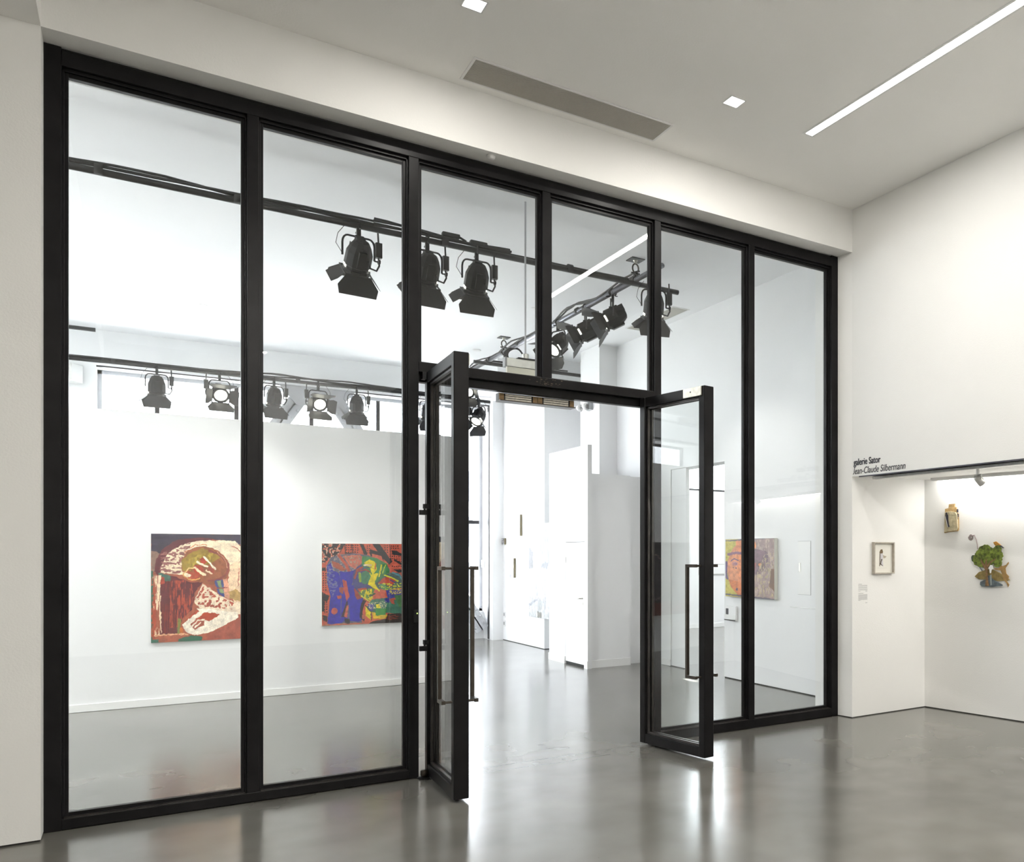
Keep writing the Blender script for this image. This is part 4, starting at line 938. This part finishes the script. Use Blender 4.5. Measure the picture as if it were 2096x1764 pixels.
t = tag(empty('access_panel', (GX, 8.35, 1.5)), 'flush white access panel with keyhole right of the face painting', 'access panel')
MB().box(-.004, 0, -.14, .10, -.26, .40).build('panel_leaf', M['skirt'], t)
MB().box(-.003, 0, -.148, -.14, -.265, .405).box(-.003, 0, -.148, .11, .40, .405).box(-.003, 0, -.148, .11, -.266, -.26).build('panel_joint', mat('panel_joint_grey', (.55, .55, .55), .8), t)
B(-.008, -.004, .055, .085, .02, .13).build('key_plate', M['silver'], t)
tag(B(GX-.006, GX, 7.9, 8.62, 1.068, 1.076).build('wall_ledge', M['alu']), 'thin horizontal joint strip low beside the access panel', 'strip')
# hanging rail with cream panel
t = tag(empty('hanging_panel', (3.13, 8.5, 3.70)), 'aluminium rail with cream panel hung from the ceiling on a white pole', 'hanging panel')
B(-.17, .17, -.03, .03, -.075, .01).build('rail', M['alu'], t, bevel=.003)
B(-.19, -.17, -.035, .035, -.08, .012).build('end_cap', M['grey_plastic'], t)
B(-.165, .165, -.02, .02, -.165, -.078).build('panel', M['cream'], t)
B(-.06, .12, -.05, .05, .012, .022).build('mount_plate', M['black'], t)
MB().tube([(.03, 0, .022), (.03, 0, .07)], .035, 14).build('pole_foot', M['alu'], t)
MB().tube([(.03, 0, .06), (.03, 0, CF-3.70)], .009, 10).build('pole', M['white_steel'], t)

# ------------------------------------------------------------------ the niche
ln = tag(empty('niche_light', (6.55, 4.7, NZ-.0)), 'glowing strip light along the niche ceiling', 'strip light')
mb = MB().prism([(nbx(YF-.25)-.14-6.55, 6.58-4.7), (nbx(NY0)-.14-6.55, NY0+.1-4.7), (nbx(NY0)-.08-6.55, NY0+.1-4.7), (nbx(YF-.25)-.08-6.55, 6.58-4.7)], -.010, .02)
mb.build('diffuser', M['lamp_on'], ln)
mb = MB().prism([(nbx(YF-.25)-.18-6.55, 6.60-4.7), (nbx(NY0)-.18-6.55, NY0+.1-4.7), (nbx(NY0)-.14-6.55, NY0+.1-4.7), (nbx(YF-.25)-.14-6.55, 6.60-4.7)], -.014, .02)
mb.build('light_housing', M['white_plastic'], ln)
o = area('niche_lamp', (nbx(4.7)-.11-6.55, 0, -.02), (0, 0, 0.136), .05, 3.5, NICHE_LIN*9, WARM, parent=ln)
tk = tag(empty('lighting_track', (6.30, 4.6, NZ)), 'grey track along the front of the niche ceiling', 'lighting track')
B(-.03, .03, -1.9, 2.1, -.028, 0).build('track', M['alu'], tk)
B(-.10, .10, -1.9, 2.05, .0, .012).build('track_plate', M['grey_plastic'], tk)
def track_spot(y, label):
    t = tag(empty('track_spotlight', (6.30, y, NZ-.028)), label, 'spotlight', 'spotlights on the niche track')
    MB().tube([(0, 0, 0), (0, 0, -.05)], .018, 12).build('adapter', M['alu'], t)
    MB().tube([(0, 0, -.05), (0, -.04, -.05), (0, -.04, -.10)], .004, 6).tube([(0, 0, -.05), (0, .04, -.05), (0, .04, -.10)], .004, 6).build('bracket', M['alu'], t)
    mx = Matrix.Translation((0.02, 0, -.10)) @ Matrix.Rotation(-PI/2-.25, 4, 'Z') @ Matrix.Rotation(-.75, 4, 'X')
    h = MB().lathe([(.012, -.055), (.03, -.05), (.036, -.02), (.038, .05), (.034, .05), (.032, .035)], 18, mx).build('lamp_head', M['alu'], t, smooth=True)
    MB().lathe([(.0, .038), (.032, .038)], 18, mx, cap=False).build('lens', M['lens_on'], h)
    return t
track_spot(5.30, 'small silver spotlight on the niche track above the tree cut-out')
track_spot(4.52, 'small silver spotlight on the niche track at the right edge of the view')
spot(6.36, 5.30, NZ-.16, 7.30, 5.9, 1.7, 5, 1.3, WARM)
spot(6.36, 4.52, NZ-.16, 7.45, 4.8, 1.6, 5, 1.3, WARM)
spot(6.36, 4.30, NZ-.16, 6.5, YF, 1.5, 6, 1.1, WARM)

# lettering on the wall above the niche
def text_mesh(s, name, size, shear=0, offset=0, width=None, ux=AY, origin=(0, 0, 0), depth=.0015, label=None):
    cu = bpy.data.curves.new(name, 'FONT'); cu.body = s; cu.size = size; cu.shear = shear; cu.offset = offset*.3; cu.extrude = depth
    tmp = bpy.data.objects.new('tmp', cu); C.objects.link(tmp)
    dg = bpy.context.evaluated_depsgraph_get(); dg.update()
    me = bpy.data.meshes.new_from_object(tmp.evaluated_get(dg)); bpy.data.objects.remove(tmp)
    if s.startswith('J'):      # the capital J of this typeface drops below the line; set it on the line
        bm = bmesh.new(); bm.from_mesh(me); bmesh.ops.remove_doubles(bm, verts=bm.verts, dist=1e-6)
        cap = max(v.co.y for v in bm.verts)
        v0 = min(bm.verts, key=lambda v: v.co.x); seen = {v0}; todo = [v0]
        while todo:
            v = todo.pop()
            for e in v.link_edges:
                w_ = e.other_vert(v)
                if w_ not in seen: seen.add(w_); todo.append(w_)
        y0, y1 = min(v.co.y for v in seen), max(v.co.y for v in seen)
        for v in seen:
            ny_ = (v.co.y-y0)/(y1-y0)*.072; v.co.x += (ny_-v.co.y)*shear; v.co.y = ny_
        bm.to_mesh(me); bm.free()
    elif offset:               # bold: the same letters struck twice, side by side
        bm = bmesh.new(); bm.from_mesh(me)
        geo = bmesh.ops.duplicate(bm, geom=bm.verts[:]+bm.edges[:]+bm.faces[:])
        for v in geo['geom']:
            if isinstance(v, bmesh.types.BMVert): v.co.x += .0045; v.co.z += .0004
        bm.to_mesh(me); bm.free()
    xs = [v.co.x for v in me.vertices]; k = width/(max(xs)-min(xs)) if width else 1; x0 = min(xs)
    for v in me.vertices: v.co.x = (v.co.x-x0)*k
    ux = Vector(ux); uz = Vector((0, 0, 1)); n = ux.cross(uz)
    for v in me.vertices: v.co = ux*v.co.x + uz*v.co.y + n*(v.co.z+depth)
    me.name = name; me.materials.clear(); me.materials.append(M['letter'])
    o = bpy.data.objects.new(name, me); C.objects.link(o); o.location = origin
    return tag(o, label, 'wall lettering')
text_mesh('galerie Sator', 'wall_lettering', .098, 0, .0022, .41, AY, (XR, 6.805, 2.682), label='bold dark gallery name lettered on the wall above the niche corner')
text_mesh('Jean-Claude Silbermann', 'wall_lettering', .098, .22, 0, .775, AY, (XR, 6.815, 2.588), label='slanted dark artist name lettered under the bold line above the niche')

# framed drawing and text panel on the niche side wall
fd = tag(empty('framed_drawing', (6.385, YF, 1.528)), 'small framed drawing of a figure in a pale frame on the niche side wall', 'framed picture')
W_, H_ = .305, .345; f = .014; dp = .042
MB().box(0, f, -dp, 0, 0, H_).box(W_-f, W_, -dp, 0, 0, H_).box(f, W_-f, -dp, 0, 0, f).box(f, W_-f, -dp, 0, H_-f, H_).build('frame', M['frame_grey'], fd, bevel=.001)
B(f, W_-f, -.012, -.003, f, H_-f).build('mount', M['mount'], fd)
rot = Matrix.Translation((0, -.0125, 0)) @ Matrix.Rotation(PI/2, 4, 'X')
MB().prism([(.125, .23), (.15, .22), (.152, .13), (.158, .08), (.13, .085), (.12, .10), (.115, .20)], 0, .002, rot).build('drawn_figure', mat('pale_grey_wash', (.60, .58, .60), .8), fd)
MB().prism([(.10, .232), (.118, .262), (.14, .268), (.152, .240), (.145, .222), (.112, .222)], .0, .003, rot).build('drawn_head', mat('brown_pencil', (.20, .14, .08), .8), fd)
MB().prism([(.10, .085), (.108, .082), (.112, .225), (.105, .225)], .0, .003, rot).prism([(.12, .10), (.132, .14), (.142, .155), (.128, .165), (.118, .14), (.11, .10)], 0, .003, rot).prism([(.118, .10), (.146, .085), (.148, .09), (.12, .112)], 0, .003, rot).build('drawn_lines', mat('dark_pencil', (.10, .08, .06), .8), fd)
MB().prism([(.155, .205), (.175, .195), (.205, .19), (.185, .172), (.16, .17)], 0, .002, rot).build('drawn_wing', mat('tan_pencil', (.42, .36, .28), .8), fd)
B(.07, .21, -.0135, -.0125, .062, .063).build('caption_line', M['text_grey'], fd)
for i, (z0, rows, lab, head) in enumerate(((1.418, 7, 'upper grey text block printed on the niche side wall', .05), (1.318, 9, 'lower grey text block printed on the niche side wall', .07))):
    mb = MB(); rr = random.Random(i)
    x0 = 6.19
    mb.box(x0, x0+head, YF-.001, YF, z0, z0+.004)
    for r_ in range(rows):
        z = z0 - .012 - r_*(.0075 if i else .0085) - (0.004*(r_//2) if not i else 0)
        L = .128 if not (r_ == rows-1) else .03
        x = x0
        while x < x0+L:
            wd = rr.uniform(.006, .018); mb.box(x, min(x+wd, x0+L), YF-.001, YF, z, z+.0032); x += wd+.003
    mb.box(x0+.10, x0+.128, YF-.001, YF, z0-(.10 if i else .075), z0-(.096 if i else .071))
    tag(mb.build('wall_text', M['text_grey']), lab, 'wall text')

# things on the back wall of the niche, placed by distance y along it
def on_back(y, z):
    """matrix: local x to the viewer's right (towards -Y), local y up, local z off the wall"""
    s = 0.137; n = math.hypot(1, s)
    ux = Vector((s/n, -1/n, 0)); uz = Vector((0, 0, 1)); nr = ux.cross(uz)
    m_ = Matrix.Identity(4)
    for r_ in range(3): m_[r_][0] = ux[r_]; m_[r_][1] = uz[r_]; m_[r_][2] = nr[r_]
    m_.translation = (nbx(y), y, z)
    return m_
def blob(cx, cy, rx, ry, n, amp, seed):
    rr = random.Random(seed); return [(cx+rx*(1+amp*rr.uniform(-1, 1))*math.cos(2*PI*i/n), cy+ry*(1+amp*rr.uniform(-1, 1))*math.sin(2*PI*i/n)) for i in range(n)]
# collage: sketch in px of the zoomed photo, 1 px = S metres
S = .00145
def poly(pts, ox, oy, sx=S, sy=S): return [((x-ox)*sx, (oy-y)*sy) for x, y in pts]
SX, SY = .00093, .00078
m1 = on_back(6.55, 1.975)
col1 = tag(empty('cardboard_relief'), 'brown cardboard relief with a small dark standing figure, upper left in the niche', 'wall relief')
col1.matrix_world = m1
q = lambda pts: poly(pts, 240, 770, SX, SY)
MB().prism(q([(240, 768), (250, 425), (300, 415), (305, 360), (385, 355), (380, 405), (405, 405), (412, 480), (435, 500), (440, 720), (425, 745), (300, 755)]), .004, .022).build('backing_card', M['kraft'], col1)
MB().prism(q([(255, 755), (262, 470), (340, 462), (412, 478), (432, 520), (440, 700), (420, 735), (330, 745)]), .022, .045).build('crumpled_card', M['kraft_pale'], col1, bevel=.003)
MB().prism(q([(278, 520), (300, 640), (318, 680), (308, 690), (296, 650), (270, 540)]), .045, .047).build('torn_edge', M['white_paper'], col1)
MB().prism(q([(282, 480), (296, 475), (300, 495), (315, 520), (316, 590), (322, 650), (335, 678), (316, 685), (306, 640), (292, 580), (280, 530)]), .045, .052).build('dark_figure', M['ink'], col1)
MB().prism(q([(418, 435), (430, 435), (430, 480), (420, 480)]), .01, .03).prism(q([(428, 500), (436, 500), (436, 580), (428, 580)]), .01, .03).build('dark_strip', M['ink'], col1)

m2 = on_back(6.24, 1.392)
tr = tag(empty('tree_cutout'), 'painted cut-out of a green tree with bird, hill and running animal on the niche wall', 'wall relief')
tr.matrix_world = m2
q = lambda pts: poly(pts, 562, 1500, .00093, .00078)
T2 = (.00093, .00078)
def qb(cx, cy, rx, ry, n, amp, seed): return q(blob(cx, cy, rx, ry, n, amp, seed))
MB().prism(q([(725, 1470), (730, 1430), (800, 1400), (840, 1340), (900, 1400), (1010, 1460), (1015, 1480), (960, 1485), (880, 1500), (750, 1495)]), .022, .036).build('slate_base', M['slate'], tr)
MB().prism(q([(645, 1360), (700, 1300), (800, 1262), (860, 1250), (960, 1300), (1050, 1350), (1100, 1395), (1060, 1412), (960, 1415), (800, 1400), (700, 1398)]), .010, .022).build('ochre_hill', M['hill'], tr)
MB().prism(q([(905, 1240), (975, 1240), (985, 1180), (1010, 1215), (1060, 1195), (1090, 1155), (1092, 1175), (1050, 1240), (1060, 1310), (1095, 1350), (1085, 1390), (1060, 1400), (1098, 1460), (1085, 1492), (1065, 1440), (1030, 1400), (1010, 1320), (990, 1270), (920, 1265)]), .022, .032).build('tan_animal', M['tan'], tr)
MB().prism(q([(805, 1490), (815, 1400), (812, 1280), (760, 1180), (742, 1120), (750, 1118), (800, 1200), (812, 1150), (818, 1110), (826, 1112), (828, 1200), (870, 1150), (940, 1110), (945, 1118), (880, 1170), (838, 1240), (830, 1290), (835, 1400), (850, 1485)]), .040, .054).build('trunk', M['bark'], tr)
cr = MB()
for k, (cx, cy, rx, ry) in enumerate(((800, 1020, 100, 95), (720, 1130, 90, 90), (930, 1080, 95, 110), (960, 990, 50, 60), (800, 1180, 95, 60), (960, 1170, 55, 60), (740, 1060, 70, 70), (880, 1100, 90, 80))):
    cr.prism(qb(cx, cy, rx, ry, 30, .10, k), .034+.0012*k, .042+.0012*k)
MB().prism(qb(635, 1110, 32, 48, 16, .14, 60), .018, .030).build('dark_foliage', mat('dark_leaves', (.045, .07, .045), .7, var=.4, scale=30), tr)
rr = random.Random(2)
for k in range(60):
    cx = rr.gauss(840, 85); cy = rr.gauss(1070, 65)
    if ((cx-840)/125)**2 + ((cy-1075)/90)**2 > 1: continue
    cr.prism(qb(cx, cy, rr.uniform(10, 20), rr.uniform(9, 16), 8, .3, 100+k), .046, .0535)
cr.build('foliage', M['leaf_light'], tr)
MB().prism(q([(905, 890), (940, 878), (985, 915), (1005, 935), (970, 965), (940, 950), (915, 915)]), .03, .045).build('bird_body', M['bird'], tr)
MB().prism(q([(985, 935), (1003, 932), (1042, 968), (1030, 972)]), .032, .047).build('bird_tail', M['ink'], tr)
MB().prism(q([(860, 1230), (880, 1198), (905, 1205), (910, 1250), (895, 1262), (885, 1310), (872, 1310), (868, 1262)]), .056, .062).build('white_figure', M['white_paper'], tr)
MB().prism(q([(862, 1330), (878, 1330), (882, 1470), (866, 1475)]), .036, .040).build('pale_path', mat('pale_blue_grey', (.34, .38, .38), .7), tr)
sp = []
for i in range(46):
    a = i/45*4.5*PI; r_ = 8+24*i/45
    sp.append((592+r_*math.cos(a+1.57), 815+r_*1.35*math.sin(a+1.57)))
pts = sp + [(640, 790), (665, 850), (680, 920), (685, 985)]
MB().tube([((x-562)*T2[0], (1500-y)*T2[1], .018) for x, y in pts], .0065, 6).build('fern_hook', M['hook'], tr)
MB().tube([((x-562)*T2[0], (1500-y)*T2[1], .016) for x, y in [(700, 1215), (748, 1290)]], .006, 6).build('hook_stem', M['slate'], tr)

# room beyond the doorway: one framed sheet on its wall
t = tag(empty('framed_sheet', (10.55, 17.2, 1.25)), 'pale framed sheet on the wall of the room beyond the doorway', 'framed picture')
B(0, .75, -.03, 0, 0, .25).build('frame', M['alu'], t)
B(.02, .73, -.034, -.03, .02, .23).build('sheet', M['white_paper'], t)
